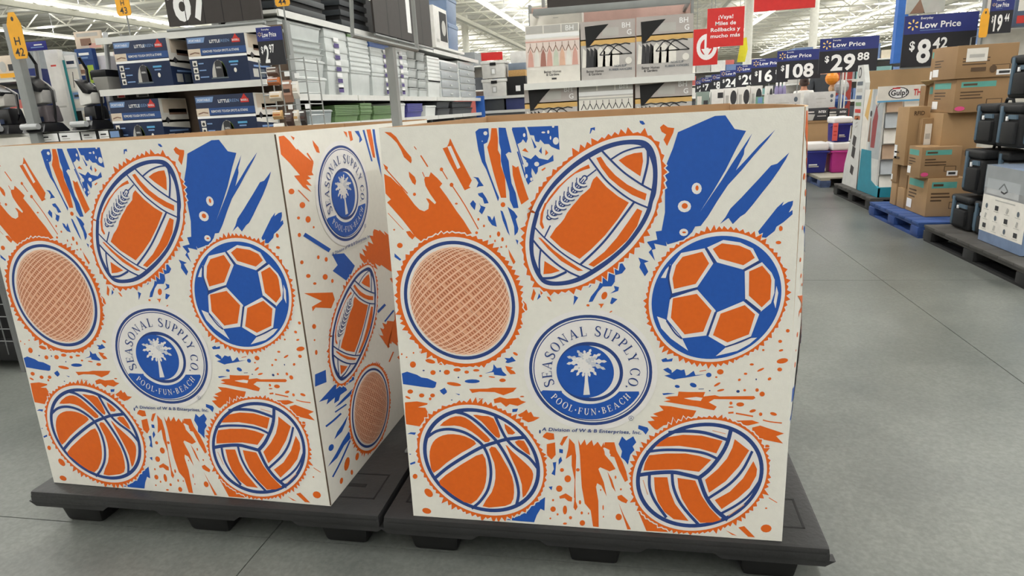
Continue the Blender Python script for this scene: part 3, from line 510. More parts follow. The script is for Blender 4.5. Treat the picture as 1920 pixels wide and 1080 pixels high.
def side_splashes():
    p = Print(); O, B = OR, BL
    for t, c, q in (('s', O, [(55, 75), (100, 68), (150, 115), (205, 185), (215, 180), (280, 240), (350, 295), (335, 375), (350, 400), (300, 405), (330, 430), (290, 440), (335, 490), (285, 480), (332, 542), (260, 500), (185, 405), (235, 400), (150, 300), (75, 225)]),
     ('s', O, [(155, 68), (190, 85), (182, 108)]), ('s', O, [(340, 105), (390, 165), (402, 215), (375, 207), (350, 155)]), ('s', O, [(600, 30), (630, 40), (635, 88)]), ('s', O, [(640, 30), (667, 32), (682, 105), (660, 115)]), ('s', B, [(695, 30), (730, 28), (760, 105), (735, 130), (735, 85)]),
     ('s', O, [(795, 18), (830, 15), (850, 110), (870, 258), (850, 250), (820, 130)]), ('s', B, [(845, 15), (865, 15), (878, 120), (905, 260), (925, 420), (885, 270), (855, 100)]), ('s', B, [(762, 22), (778, 20), (848, 285), (835, 285)]),
     ('t', B, [(305, 175), (390, 168), (465, 255), (440, 310), (405, 358), (310, 290), (345, 250)]), ('t', O, [(110, 445), (310, 440), (325, 490), (300, 550), (190, 545), (170, 572), (165, 540), (235, 500)]),
     ('u', B, [(35, 215), (105, 185), (110, 265), (35, 295)]), ('u', B, [(60, 395), (120, 330), (160, 285), (260, 220), (292, 215), (290, 250), (230, 290), (245, 318), (200, 350), (190, 385), (160, 405), (165, 365), (110, 412), (120, 375)]), ('u', B, [(280, 310), (285, 335), (240, 375), (200, 410), (165, 430), (220, 370)]),
     ('u', B, [(160, 640), (180, 590), (215, 540), (250, 482), (235, 535), (210, 590), (190, 610)]), ('u', B, [(260, 580), (270, 630), (225, 680), (180, 760), (118, 818), (170, 735), (215, 650)])): p.poly(t, q, c, 1)
    rg = random.Random(8)
    for t, q in (('t', [(500, 190), (560, 120), (600, 0), (700, 40), (760, 60), (860, 220), (780, 300), (640, 260), (540, 260)]), ('t', [(640, 740), (690, 640), (770, 580), (880, 560), (880, 700), (760, 790), (690, 820)]), ('t', [(720, 340), (850, 300), (870, 470), (760, 500)])):
        z = []
        for a, b in zip(q, q[1:]+q[:1]):
            for k in range(6):
                u = k/6; d = rg.uniform(-26, 26) if k else 0; z.append((a[0]+(b[0]-a[0])*u+d*.8, a[1]+(b[1]-a[1])*u+d))
        p.poly(t, z, O, 1)
    for k in range(16): x, y = rg.uniform(620, 860), rg.uniform(520, 940); p.line('t', [(x, y), (x+rg.uniform(30, 90), y-rg.uniform(20, 80))], rg.uniform(6, 20), O if k % 3 else B, 1, 1)
    for t, c, q, wd in (('s', O, [(220, 525), (312, 620)], 8), ('s', O, [(295, 215), (345, 290)], 12), ('s', BL, [(270, 898), (485, 1035)], 34), ('u', BL, [(105, 555), (150, 520), (205, 470)], 12), ('u', BL, [(165, 462), (240, 410)], 9), ('u', BL, [(150, 885), (200, 790), (265, 645)], 10)): p.line(t, q, wd, c, 1, 3)
    for t, c, l in (('s', O, ((163, 537, 25, 24), (255, 652, 24, 26), (303, 772, 22, 28), (222, 760, 13, 13), (229, 903, 14, 18), (350, 838, 8, 10))), ('t', O, ((95, 230, 12, 14), (140, 325, 16, 14), (258, 332, 18, 20), (185, 378, 12, 9), (308, 360, 9, 14), (210, 195, 9, 14), (265, 210, 11, 16), (180, 677, 14, 17), (195, 858, 9, 18), (183, 772, 6, 7))),
                    ('u', O, ((243, 800, 16, 46, 12), (310, 752, 11, 26, 12), (275, 855, 8, 17), (207, 910, 10, 21, 10), (43, 72, 8, 14))), ('u', B, ((140, 693, 16, 24, 25),))):
        for e in l: p.blob(t, e[0], e[1], e[2], e[3], e[4] if len(e) > 4 else 0, c, 1)
    return p
def moved(p, src_t, src_c, dst_t, dst_c, k, kx=1.0):
    a = tm(src_t, *src_c); b = tm(dst_t, *dst_c); return p.mapped(lambda x, y: (b[0]+(x-a[0])*k*kx, b[1]+(y-a[1])*k))
P_FOOT, P_SOC, P_MESH, P_BASK, P_VOL = football(), soccer(), meshball(), basketball(), volleyball()
P_EMB, P_LET = emblem(); P_SPL, P_SSP = splashes(), side_splashes()
FRONT = [(n, p.mesh(n, 'front')) for n, p in (('paint_splash_print', P_SPL), ('football_print', P_FOOT), ('soccer_ball_print', P_SOC), ('woven_ball_print', P_MESH), ('basketball_print', P_BASK), ('volleyball_print', P_VOL), ('emblem_print', P_EMB), ('emblem_lettering', P_LET))]
_k = lambda p: p
SIDE_P = [('paint_splash_print', P_SSP), ('football_print', moved(P_FOOT, 'P', (1113, 397), 't', (472, 622), .86, 1.36)), ('woven_ball_print', moved(P_MESH, 'E', (469, 516), 'u', (402, 424), .84, 1.16)), ('emblem_print', moved(P_EMB, 'L', (610, 516), 's', (615, 545), .98, 1.1)), ('emblem_lettering', moved(P_LET, 'L', (610, 516), 's', (615, 545), .98, 1.1))]
# ================================================================ the setting: floor, ceiling, walls
def floor_mat():
    m = bpy.data.materials.new('polished_concrete'); m.use_nodes = True; nt = m.node_tree; b = nt.nodes['Principled BSDF']; L = nt.links.new
    tc = nt.nodes.new('ShaderNodeTexCoord')
    n1 = nt.nodes.new('ShaderNodeTexNoise'); n1.inputs['Scale'].default_value = 1.3; n1.inputs['Detail'].default_value = 6; n1.inputs['Roughness'].default_value = .62
    n2 = nt.nodes.new('ShaderNodeTexNoise'); n2.inputs['Scale'].default_value = 75; n2.inputs['Detail'].default_value = 4
    r1 = nt.nodes.new('ShaderNodeValToRGB'); r1.color_ramp.elements[0].position = .3; r1.color_ramp.elements[1].position = .72
    r1.color_ramp.elements[0].color = rgb('5A5E5B'); r1.color_ramp.elements[1].color = rgb('7B7E79')
    r2 = nt.nodes.new('ShaderNodeValToRGB'); r2.color_ramp.elements[0].position = .35; r2.color_ramp.elements[1].position = .68; r2.color_ramp.elements[0].color = (.82, .82, .82, 1); r2.color_ramp.elements[1].color = (1.08, 1.08, 1.08, 1)
    mx = nt.nodes.new('ShaderNodeMix'); mx.data_type = 'RGBA'; mx.blend_type = 'MULTIPLY'; mx.inputs[0].default_value = 1
    L(tc.outputs['Object'], n1.inputs['Vector']); L(tc.outputs['Object'], n2.inputs['Vector']); L(n1.outputs['Fac'], r1.inputs['Fac']); L(n2.outputs['Fac'], r2.inputs['Fac'])
    L(r1.outputs['Color'], mx.inputs[6]); L(r2.outputs['Color'], mx.inputs[7]); L(mx.outputs[2], b.inputs['Base Color'])
    rr = nt.nodes.new('ShaderNodeMapRange'); rr.inputs['To Min'].default_value = .26; rr.inputs['To Max'].default_value = .44; L(n1.outputs['Fac'], rr.inputs['Value']); L(rr.outputs[0], b.inputs['Roughness'])
    b.inputs['Specular IOR Level'].default_value = .5
    return m
FLOORM = floor_mat(); JOINT = mat('joint_filler', '5A5D5A', .7, var=.1)
def struct(name, mb, m, parent=None):
    o = mb.build(name, m, parent)
    if parent is None: o['kind'] = 'structure'
    return o
# slabs between saw-cut joints: joints at x = 1.68 + 2.842 k, y = 4.74 + 3.14 k
fb = MB(); fb.add([(-40, -14, -.0065), (40, -14, -.0065), (40, 80, -.0065), (-40, 80, -.0065)], [(0, 1, 2, 3)])
floor = struct('floor', fb, JOINT)
xs = [-40]+[1.68+2.842*k for k in range(-5, 8)]+[40]; ys = [-14]+[4.74+3.14*k for k in range(-2, 8)]+[80]
for i in range(len(xs)-1):
    for j in range(len(ys)-1):
        sb = MB(); sb.box(xs[i]+.002, xs[i+1]-.002, ys[j]+.002, ys[j+1]-.002, -.006, 0); sb.build('concrete_slab', FLOORM, floor)
CEILM = mat('roof_deck_paint', 'DCDAD0', .8, var=.03); TRUSS = mat('truss_white_paint', 'E2E0D4', .6, var=.03)
cb = MB()
cb.add([(-40, -14, CEIL+.8), (40, -14, CEIL+.8), (40, 80, CEIL+.8), (-40, 80, CEIL+.8)], [(0, 3, 2, 1)])
ceiling = struct('ceiling', cb, CEILM)
for k in range(44):                       # ribs of the deck run across
    rb = MB(); y = 14+1.5*k; rb.box(-40, 40, y, y+.35, CEIL+.74, CEIL+.795); rb.build('deck_rib', CEILM, ceiling)
def truss_mesh():
    t = MB(); t.box(-40, 40, -.05, .05, .42, .5); t.box(-40, 40, -.05, .05, -.32, -.25)
    n = 80
    for i in range(n):
        x0 = -40+i; t.tube([(x0, 0, -.28 if i % 2 else .45), (x0+1, 0, .45 if i % 2 else -.28)], .028, 5, caps=False)
    return t
tr0 = truss_mesh().build('roof_truss', TRUSS, ceiling, local=True); tr0.location = Vector((0, 16, CEIL+.2))-ceiling.location
for k in range(1, 22): share('roof_truss', tr0.data, ceiling, Vector((0, 16+2.9*k, CEIL+.2))-ceiling.location)
for x in (-20, -8, 4, 16, 28):
    gb = MB(); gb.box(x-.1, x+.1, -14, 80, CEIL-.28, CEIL-.1); gb.build('joist_girder', TRUSS, ceiling)
WALLM = mat('cream_wall_paint', 'E3DFD0', .8, var=.03)
for nm, a in (('wall_back', (-40, 40, 80, 80.2)), ('wall_front', (-40, 40, -14.2, -14)), ('wall_left', (-40.2, -40, -14, 80)), ('wall_right', (40, 40.2, -14, 80))):
    struct(nm, MB().box(*a, 0, CEIL+.8), WALLM)
# strip lights
TUBE = mat('lit_tube', 'FFFDF2', .5, var=0, emit=2.6); FIXT = mat('fixture_white', 'F0F0EC', .5, var=.01)
fixes = []
for k, x in enumerate(STRIPS):
    t = thing('strip_light', 'long white ceiling strip light, '+('leftmost of all', 'second from the left', 'third from the left', 'fourth from the left, above the tote aisle', 'middle one of nine, over the display bins', 'fourth from the right', 'third from the right, above the price signs', 'second from the right', 'rightmost of all')[k], 'light', (x, 32, STRIP_Z), 0, 'ceiling strip lights')
    hb = MB()
    hb.prism([(x-.16, -10, STRIP_Z), (x+.16, -10, STRIP_Z), (x+.07, -10, STRIP_Z+.1), (x-.07, -10, STRIP_Z+.1)], (0, 84, 0)); hb.build('housing', FIXT, t)
    db = MB(); db.prism([(x-.15, -10, STRIP_Z), (x+.15, -10, STRIP_Z), (x+.1, -10, STRIP_Z-.045), (x-.1, -10, STRIP_Z-.045)], (0, 84, 0)); db.build('diffuser', TUBE, t)
    for j in range(3, 15):
        y = 5*j; c = MB(); c.tube([(x, y, STRIP_Z+.09), (x, y, CEIL+.8)], .012, 5); c.build('hanger_rod', STEEL, t)

# ================================================================ pallets and display bins
def make_pallet():
    root = thing('plastic_pallet', '', 'pallet')
    w_, d_ = 1.24, 1.18
    b = MB(); b.box(0, w_, 0, d_, .112, .14); root_deck = b.build('deck', BLACKP, root, bevel=.012)
    for (x0, x1, y0, y1, z0) in ((0, w_, .0, .03, .098), (0, w_, d_-.03, d_, .098), (0, .03, 0.02, d_-.02, .098), (w_-.03, w_, .02, d_-.02, .098)):
        b = MB(); b.box(x0, x1, y0, y1, z0, .125); b.build('rim', BLACKP, root, bevel=.006)
    for cx in (.14, w_/2, w_-.14):
        for s_ in (0, 1):                   # deeper lip above every foot
            y = .004 if s_ == 0 else d_-.034
            b = MB(); b.prism([(cx-.155, y, .1), (cx+.155, y, .1), (cx+.13, y, .082), (cx-.13, y, .082)], (0, .03, 0)); b.build('lip', BLACKP, root)
        for cy in (.11, d_/2, d_-.11):
            b = MB(); b.taper(cx, cy, 0, .115, .068, .062, .085, .08); b.build('foot', BLACKD, root, bevel=.014)
    for cx in (.13, w_-.13):                # recessed panels with grip slots in the deck corners
        for cy in (.15, d_-.15):
            for (a, c, e, f) in ((-.085, .085, -.07, -.064), (-.085, .085, .064, .07), (-.085, -.079, -.07, .07), (.079, .085, -.07, .07)):
                b = MB(); b.box(cx+a, cx+c, cy+e, cy+f, .139, .1408); b.build('deck_groove', BLACK, root)
            b = MB(); b.box(cx-.03, cx+.03, cy-.008, cy+.008, .139, .1412); b.build('grip_slot', BLACK, root)
    for k in range(6):
        b = MB(); x = .3+.128*k; b.box(x, x+.006, .04, d_-.04, .1395, .1408); b.build('deck_groove', BLACK, root)
    return root
pal = make_pallet(); pal.location = (-.742, 1.555, 0); pal['label'] = 'black plastic nestable pallet under the right printed display bin'; pal['group'] = 'black plastic pallets under the display bins'
dup(pal, (-1.996, 1.56, 0), 0, 'black plastic nestable pallet under the left printed display bin')

CUTS = [.02, .05, .1, .16, .25, .4, .55, .7, .85, 1.0, 1.1, 1.17]
BUL = [(0, 0), (.05, .022), (.1, .04), (.2, .066), (.35, .08), (.6, .086), (.85, .08), (1.0, .064), (1.12, .034), (BD, 0)]
def bulge_right(y, v):
    y = min(max(y, 0), BD)
    for (a, p), (b, q) in zip(BUL, BUL[1:]):
        if y <= b: return (p+(q-p)*(y-a)/(b-a))*(.75+.25*math.sin(PI*min(1, v/BH)))*(1-.75*(max(0, v/BH-.55)/.45)**1.5)
    return 0
SIDE = [(n, p.mesh(n, 'side')) for n, p in SIDE_P]
SIDE_B = [(n, p.mesh(n, 'side', CUTS, bulge_right)) for n, p in SIDE_P]
EDGE = mat('board_edge', 'C9A883', .8, var=.1)
def make_bin(label, loc, rz, bulged):
    root = thing('display_bin', label, 'display bin', loc, rz, 'printed cardboard display bins')
    T = .007
    def cn(ix, iy, t, inner):              # corner of the wall ring at height fraction t (0 bottom, 1 top)
        g = -BG+2*BG*t; i = T if inner else 0
        return ((g+i) if ix == 0 else (BW-g-i), (g+i) if iy == 0 else (BD-g-i), BH*t)
    def wall(name, A, B, lab=None, bfun=None, n=1, top=0):
        b = MB(); cols = [k/n for k in range(n+1)]; rows = [0, .25, .5, .75, 1] if n > 1 else [0, 1]
        vs = []
        for inner in (0, 1):
            for t in rows:
                a, c = Vector(cn(*A, t, inner)), Vector(cn(*B, t, inner))
                for k in cols:
                    q = a.lerp(c, k)
                    if bfun: q.x += bfun(q.y, BH*(1-t))
                    if t == 1: q.z += top
                    vs.append(q)
        m, r = n+1, len(rows); off = m*r; fo, fi, fe = [], [], []
        for j in range(r-1):
            for k in range(n):
                i0 = j*m+k; fo.append((i0, i0+1, i0+m+1, i0+m)); fi.append((off+i0, off+i0+1, off+i0+m+1, off+i0+m))
        for k in range(n):
            i0 = (r-1)*m+k; fe.append((i0, i0+1, off+i0+1, off+i0)); fe.append((k, k+1, off+k+1, off+k))
        for j in range(r-1):
            for k in (0, n): fe.append((j*m+k, (j+1)*m+k, off+(j+1)*m+k, off+j*m+k))
        b.v = [tuple(v) for v in vs]; b.f = fo+fi+fe; b.m = [0]*len(fo)+[1]*len(fi)+[2]*len(fe)
        me = b.build(name, [WHITE, KRAFT, EDGE], root, local=True)
        if lab: me['label'] = lab
        return me
    wall('front_panel', (0, 0), (1, 0)); wall('side_panel', (1, 0), (1, 1), None, bulge_right if bulged else None, 24); wall('back_panel', (1, 1), (0, 1), None, None, 1, .004); wall('side_panel', (0, 1), (0, 0))
    b = MB(); b.box(.01, BW-.01, .01, BD-.01, 0, .006); b.build('bottom_panel', KRAFT, root, local=True)
    b = MB(); b.box(.5, .62, BD-.02, BD-.008, .3, BH+.002); b.build('glue_flap', KRAFT, root, local=True)
    em = None
    for n, me in FRONT:
        o = share(n, me, em if n == 'emblem_lettering' else root)
        if n == 'paint_splash_print': o['kind'] = 'stuff'
        if n == 'emblem_print': em = o
    for n, me in (SIDE_B if bulged else SIDE):
        o = share(n, me, em2 if n == 'emblem_lettering' else root)
        if n == 'paint_splash_print': o['kind'] = 'stuff'
        if n == 'emblem_print': em2 = o
    # dark score line along the corner
    if bulged: return root
    b = MB(); b.tube([(BW+BG+.0006, -BG-.0006, .004), (BW-BG+.0006, BG-.0006, BH-.004)], .0022, 6); b.build('corner_crease', mat('crease_brown', '5A4A3C', .8), root, local=True)
    return root
make_bin('white cardboard display bin printed with orange and blue balls, right of the two', (-.6429, 1.5775, .1415), 0, True)
make_bin('white cardboard display bin printed with orange and blue balls, left one with its side showing', (-1.9438, 1.6216, .1415), -.0258, False)
# ================================================================ flat print on goods and signs
class Flat:
    """ink on a plane: O = lower left corner of the plane, U / V unit vectors, N outward"""
    def __init__(s, O, U, V, w, h):
        s.O, s.U, s.V = Vector(O), Vector(U), Vector(V); s.N = s.U.cross(s.V).normalized(); s.w, s.h = w, h; s.mb = MB(); s.mats = []; s.l = 1
    def mi(s, m):
        if m not in s.mats: s.mats.append(m)
        return s.mats.index(m)
    def p(s, u, v): return s.O+s.U*(u*s.w)+s.V*(v*s.h)+s.N*(s.l*.0008)
    def poly(s, pts, m): s.mb.add([s.p(*q) for q in pts], [tuple(range(len(pts)))], s.mi(m)); return s
    def rect(s, u0, v0, u1, v1, m): return s.poly([(u0, v0), (u1, v0), (u1, v1), (u0, v1)], m)
    def ell(s, u, v, a, b, m, n=16, t0=0, t1=360): return s.poly([(u+a*math.cos(math.radians(t0+(t1-t0)*k/n)), v+b*math.sin(math.radians(t0+(t1-t0)*k/n))) for k in range(n+(t1-t0 < 360))], m)
    def line(s, pts, wd, m):
        for a, b in zip(pts, pts[1:]):
            A, B = s.p(*a), s.p(*b); d = (B-A).normalized(); q = s.N.cross(d)*(wd/2); s.mb.add([A-q, B-q, B+q, A+q], [(0, 1, 2, 3)], s.mi(m))
        return s
    def text(s, t, u, v, hv, m, align='l', width=None, bold=.012): put_text(s.mb, t, s.p(u, v), s.U, s.V, hv*s.h, s.mi(m), None if width is None else width*s.w, align, bold); return s
    def up(s): s.l += 1; return s
    def build(s, name, parent): return s.mb.build(name, s.mats or [TXTW], parent)
def front(x0, x1, z0, z1, y): return Flat((x0, y, z0), (1, 0, 0), (0, 0, 1), x1-x0, z1-z0)
def west(y0, y1, z0, z1, x): return Flat((x, y1, z0), (0, -1, 0), (0, 0, 1), y1-y0, z1-z0)      # faces -X (aisle on the left)
def east(y0, y1, z0, z1, x): return Flat((x, y0, z0), (0, 1, 0), (0, 0, 1), y1-y0, z1-z0)       # faces +X
C_ = lambda name, col, rough=.5, **k: mat(name, col, rough, **k)
def span(px0, py0, px1, py1, Y):
    my, mx = (py0+py1)/2, (px0+px1)/2
    return at(px0, my, Y).x, at(px1, my, Y).x, at(mx, py1, Y).z, at(mx, py0, Y).z
CREAM = C_('print_cream', 'D9C9B6'); LBLUE = C_('print_light_blue', '7D9BC9'); RED = C_('print_red', 'C8352F'); CYAN = C_('print_cyan', '5FA8D6'); LIME = C_('print_lime', 'A7C24A'); GREYP = C_('print_grey', 'B9B7B2')
NAVYC = C_('navy_carton', '1D2B4A'); BROWN = C_('print_brown', '8A6B5A'); WOODP = C_('print_wood', 'D7AF6C'); DGREY = C_('print_charcoal', '3A3A3D'); OFFW = C_('print_off_white', 'E6E2DA'); PINKW = C_('print_blush', 'D9A79A'); TEAL = C_('teal_plastic', '2C8AA0', .45)
ORTAG = C_('tag_orange', 'F0AE33'); REDS = C_('sign_red', 'D2302E'); LPURP = C_('label_purple', '4A3A7A'); CLEAR = C_('milky_clear_plastic', 'CDD2D1', .3, var=.04); CLEAR2 = C_('milky_lid_plastic', 'E3E6E4', .3, var=.03)
GREENP = C_('green_plastic', '6C8A5C', .45); LIDBLUE = C_('blue_lid_plastic', '4F6FB4', .4)

# ---------------------------------------------------------------- price signs
def low_price_sign(label, x0, x1, z0, z1, Y, price, cents='', dep=.012, every=True, stem=None, group='low price signs'):
    t = thing('price_sign', label, 'sign', ((x0+x1)/2, Y, z0), 0, group)
    MB().box(x0, x1, Y, Y+dep, z0, z1).build('board', SIGNB, t)
    f = front(x0, x1, z0, z1, Y); f.rect(0, .64, 1, 1, SIGNU).up()
    asp = (z1-z0)/(x1-x0)
    for k in range(6):
        a = PI/2+k*PI/3; c, s_ = math.cos(a), math.sin(a); cx, cy = .12, .82
        q = [(.032, -.006), (.07, -.013), (.08, 0), (.07, .013), (.032, .006)]
        f.poly([(cx+(r*c-w_*s_), cy+(r*s_+w_*c)/asp) for r, w_ in q], YEL)
    if every: f.text('Everyday', .22, .92, .045, TXTW)
    f.text('Low Price', .22, .745, .125, TXTW, width=.55, bold=.02); f.rect(.22, .7, .5, .708, LBLUE)
    f.build('header_print', t)
    g = front(x0, x1, z0, z1, Y); g.up(); n = len(price); wd = (.21, .46, .7)[n-1]
    g.text('$', .1, .33, .18, TXTW, bold=.025, width=.075); g.text(price, .21, .08, .46, TXTW, width=wd*(.8 if price.startswith('1') and n < 3 else .9), bold=.03)
    if cents: g.text(cents, .22+wd*.95, .33, .22, TXTW, width=.2, bold=.025)
    g.build('price_lettering', t)
    if stem is not None: MB().tube([((x0+x1)/2, Y+.02, stem), ((x0+x1)/2, Y+.02, z0+.05)], .008, 6).build('stem', STEEL, t)
    return t
# ---------------------------------------------------------------- shelving
def gondola(name, label, x0, x1, y0, y1, shelves, face, back_h=2.1, backm=None):
    """steel shelving; face = '-y' or '+x': shelves (z, depth) hang on the back panel"""
    t = thing(name, label, 'shelf', ((x0+x1)/2, (y0+y1)/2, 0))
    bm_ = backm or C_('back_panel_tan', '7C6A5C', .7)
    if face == '-y':
        MB().box(x0, x1, y1-.03, y1, .1, back_h).build('back_panel', bm_, t)
        for x in (x0-.02, x1): MB().box(x, x+.02, y1-.07, y1, 0, back_h+.02).build('upright', STEEL, t)
        for z, d in shelves:
            MB().box(x0, x1, y1-.03-d, y1-.03, z-.02, z).build('shelf_board', SHELFW, t); MB().box(x0, x1, y1-.045-d, y1-.03-d, z-.04, z+.004).build('price_rail', SHELFW, t)
    else:
        MB().box(x0, x0+.03, y0, y1, .1, back_h).build('back_panel', bm_, t)
        n = max(1, round((y1-y0)/1.2))
        for k in range(n+1): y = y0+(y1-y0)*k/n; MB().box(x0, x0+.06, y-.015, y+.015, 0, back_h+.02).build('upright', STEEL, t)
        for z, d in shelves:
            MB().box(x0+.03, x0+.03+d, y0, y1, z-.025, z).build('shelf_board', SHELFW, t)
            for k in range(n): MB().box(x0+.03+d, x0+.045+d, y0+(y1-y0)*k/n+.01, y0+(y1-y0)*(k+1)/n-.01, z-.045, z+.004).build('price_rail', SHELFW, t)
    return t

# ---------------------------------------------------------------- endcap with small cleaner cartons (behind the left bin)
YE = 4.3
ex0, ex1 = at(212, 238, YE).x-.012, at(500, 155, YE).x
zs1 = at(350, 160, YE).z; zs2 = at(350, 268, YE).z-.02; zs3 = at(420, 52, YE).z
gondola('endcap_shelf', 'grey steel endcap shelving with white price rails behind the left bin', ex0, ex1+.02, YE-.03, YE+.36, ((zs1, .36), (zs2, .36), (zs3, .3), (.2, .36)), '-y', zs3+.04)
def cleaner_carton(label, px0, px1, pside, ytop, ybot, Y, z0):
    x0, x1 = at(px0, (ytop+ybot)/2, Y).x, at(px1, (ytop+ybot)/2, Y).x
    h = at((px0+px1)/2, ytop, Y).z-at((px0+px1)/2, ybot, Y).z; z1 = z0+h; D = .3
    t = thing('cleaner_carton', label, 'carton', ((x0+x1)/2, Y+D/2, z0), 0, 'navy cleaner cartons')
    MB().box(x0, x1, Y, Y+D, z0, z1).build('carton_body', NAVYC, t, bevel=.003)
    f = front(x0, x1, z0, z1, Y)
    f.rect(0, .53, 1, .58, TXTW).rect(.22, .6, 1, .74, C_('print_mid_blue', '2F4F86')).rect(0, .58, .22, .74, CREAM).poly([(.02, .86), (.3, .86), (.33, .97), (.02, .97)], LBLUE)
    f.up(); f.line([(.03, .63), (.12, .66), (.2, .64)], .008, BROWN)
    f.text('PORTABLE', .05, .89, .045, TXTW); f.text('LITTLE', .4, .84, .065, TXTW, bold=.03); f.text('GREEN', .55, .84, .065, LBLUE, bold=0)
    f.poly([(.78, .82), (.92, .82), (.92, .9), (.78, .9)], RED).poly([(.8, .9), (.9, .9), (.85, 1.0)], RED); f.up(); f.text('BISSELL', .79, .85, .04, TXTW, width=.12)
    f.text('REMOVES TOUGH SPOTS & STAINS', .26, .645, .05, TXTW, width=.62)
    for k in range(3): f.rect(.05, .08+.145*k, .13, .2+.145*k, OFFW); f.rect(.15, .12+.145*k, .3-.03*k, .145+.145*k, LBLUE)
    f.up()
    for k in range(3): f.ell(.09, .13+.145*k, .025, .035, DGREY, 8)
    f.rect(.68, .4, .84, .44, CYAN).rect(.7, .34, .82, .37, LBLUE).ell(.77, .24, .025, .05, OFFW, 10); f.build('front_print', t)
    g = front(x0, x1, z0, z1, Y); g.l = 2       # cleaner pictured on the carton
    g.poly([(.36+.13*(1-math.cos(math.radians(a)))+.0, .1+.38*math.sin(math.radians(a))) for a in range(0, 91, 15)]+[(.49+.13*math.sin(math.radians(a)), .1+.38*math.cos(math.radians(a))) for a in range(15, 91, 15)], GREYP)
    g.poly([(.55, .1), (.62, .1), (.61, .26), (.585, .37), (.55, .45)], LIME); g.up(); g.poly([(.43, .1), (.56, .1), (.55, .42), (.52, .47), (.46, .47), (.43, .42)], DGREY); g.up(); g.text('BISSELL', .45, .3, .035, TXTW, width=.085); g.rect(.34, .08, .64, .11, C_('print_slate', '59636E')); g.build('product_picture', t)
    e = east(Y, Y+D, z0, z1, x1); e.rect(0, .5, 1, 1, OFFW).poly([(0, .42), (1, .36), (1, .55), (0, .55)], OFFW); e.up(); e.rect(.1, .7, 1, .98, CREAM).rect(.3, .66, .95, .78, BROWN).poly([(.12, .55), (.2, .62), (.3, .55), (.2, .47)], DGREY)
    for k in range(3): e.rect(.15+.28*k, .08, .37+.28*k, .26, (GREYP, C_('print_slate', '59636E'), OFFW)[k])
    e.rect(.2, .3, .9, .34, LBLUE); e.build('side_print', t)
    return t
cleaner_carton('navy cleaner carton, left one on the upper endcap shelf', 217, 318, 350, 70, 160, YE-.02, zs1+.004)
cleaner_carton('navy cleaner carton, right one on the upper endcap shelf beside the price card', 353, 463, 490, 57, 147, YE-.02, zs1+.004)
cleaner_carton('navy cleaner carton, left one on the lower endcap shelf', 213, 306, 362, 193, 283, YE-.02, zs2+.004)
cleaner_carton('navy cleaner carton, right one on the lower endcap shelf', 372, 482, 500, 183, 275, YE-.02, zs2+.004)
# small dark boxes behind, between the shelves
for lab, a in (('small black box with a red picture behind the left lower carton', (212, 172, 242, 200)), ('black box with a machine picture behind the left lower carton', (243, 172, 290, 200))):
    zl_ = zs2+.008+at(259, 193, YE-.02).z-at(259, 283, YE-.02).z; x0, x1, z0, z1 = span(*a, YE+.05); z0 = zl_; t = thing('accessory_box', lab, 'box', ((x0+x1)/2, YE+.1, z0), 0)
    MB().box(x0, x1, YE+.05, YE+.2, z0, z1).build('box_body', BLACK, t, bevel=.003)
    f = front(x0, x1, z0, z1, YE+.05); f.rect(.3, .3, .8, .75, PINKW if 'red' in lab else GREYP); f.up(); f.rect(.4, .35, .75, .6, RED if 'red' in lab else DGREY); f.build('picture_print', t)
# flip-number price board on top of the endcap
def price_board(label, O, U, w_, h_, word, px, kind='front'):
    U = Vector(U); V = Vector((0, 0, 1)); N = U.cross(V).normalized(); O = Vector(O)
    t = thing('price_board', label, 'sign', tuple(O+U*w_/2))
    m = MB(); m.prism([O, O+U*w_, O+U*w_+V*h_, O+V*h_], -N*.02); m.build('board', C_('flip_board_brown', '3B3634', .6), t)
    f = Flat(O, U, V, w_, h_)
    for k in range(1, 5): f.rect(.2*k-.004, 0, .2*k+.004, 1, BLACK)
    f.text(word, px[0], px[1], px[2], TXTW, width=px[3], bold=.03)
    if word == '87': f.text('$', -.0, .4, .3, TXTW, width=.07, bold=.03); f.text('94', .55, .42, .3, TXTW, width=.22, bold=.03)
    f.build('digits', t)
    m = MB(); m.tube([O-V*.025-U*.02, O-V*.025+U*(w_+.02)], .012, 8); m.build('holder_frame', STEEL, t)
    return t
x0, x1, z0, z1 = span(318, 0, 494, 44, YE+.05)
price_board('large black flip-number price board reading $87 on top of the endcap', (x0, YE+.02, z0), (1, 0, 0), x1-x0, .5, '87', (.08, .08, .62, .4))
x0, x1, z0, z1 = span(484, 50, 532, 122, 3.98)
low_price_sign('small everyday low price card reading $2.97 above the wire rack', x0, x1, z0, z1, 3.98, '2', '97', stem=None)
# wire rack hanging on the endcap corner, with pouches
rx0, rx1, rz0, rz1 = span(494, 112, 578, 238, 4.02)
rk = thing('wire_rack', 'chrome wire clip rack hung on the right corner of the endcap', 'rack', ((rx0+rx1)/2, 4.05, rz0))
WIRE = C_('chrome_wire', 'A9ACAC', .3, metal=.6)
for k in range(12): z = rz0-.35+(rz1-rz0+.35)*k/11; MB().tube([(rx0, 4.23, z), (rx0, 4.02, z), (rx0+.15, 4.0, z), (rx1, 4.02, z), (rx1, 4.2, z)], .0035, 5).build('wire', WIRE, rk)
for x, y in ((rx0, 4.02), (rx0+.15, 4.0), (rx1, 4.02), (rx1, 4.2), (rx0, 4.16)): MB().tube([(x, y, 0), (x, y, rz1+.01)], .0045, 6).build('post', WIRE, rk)
_pm = [C_('pouch_%s' % c, c, .4) for c in ('B86A3A', 'D8CDBE', '6D5A50', '39302E', '8FA0AE', 'C7A06A', 'E2DED6', '503A34', 'A77F6A')]
k = 0
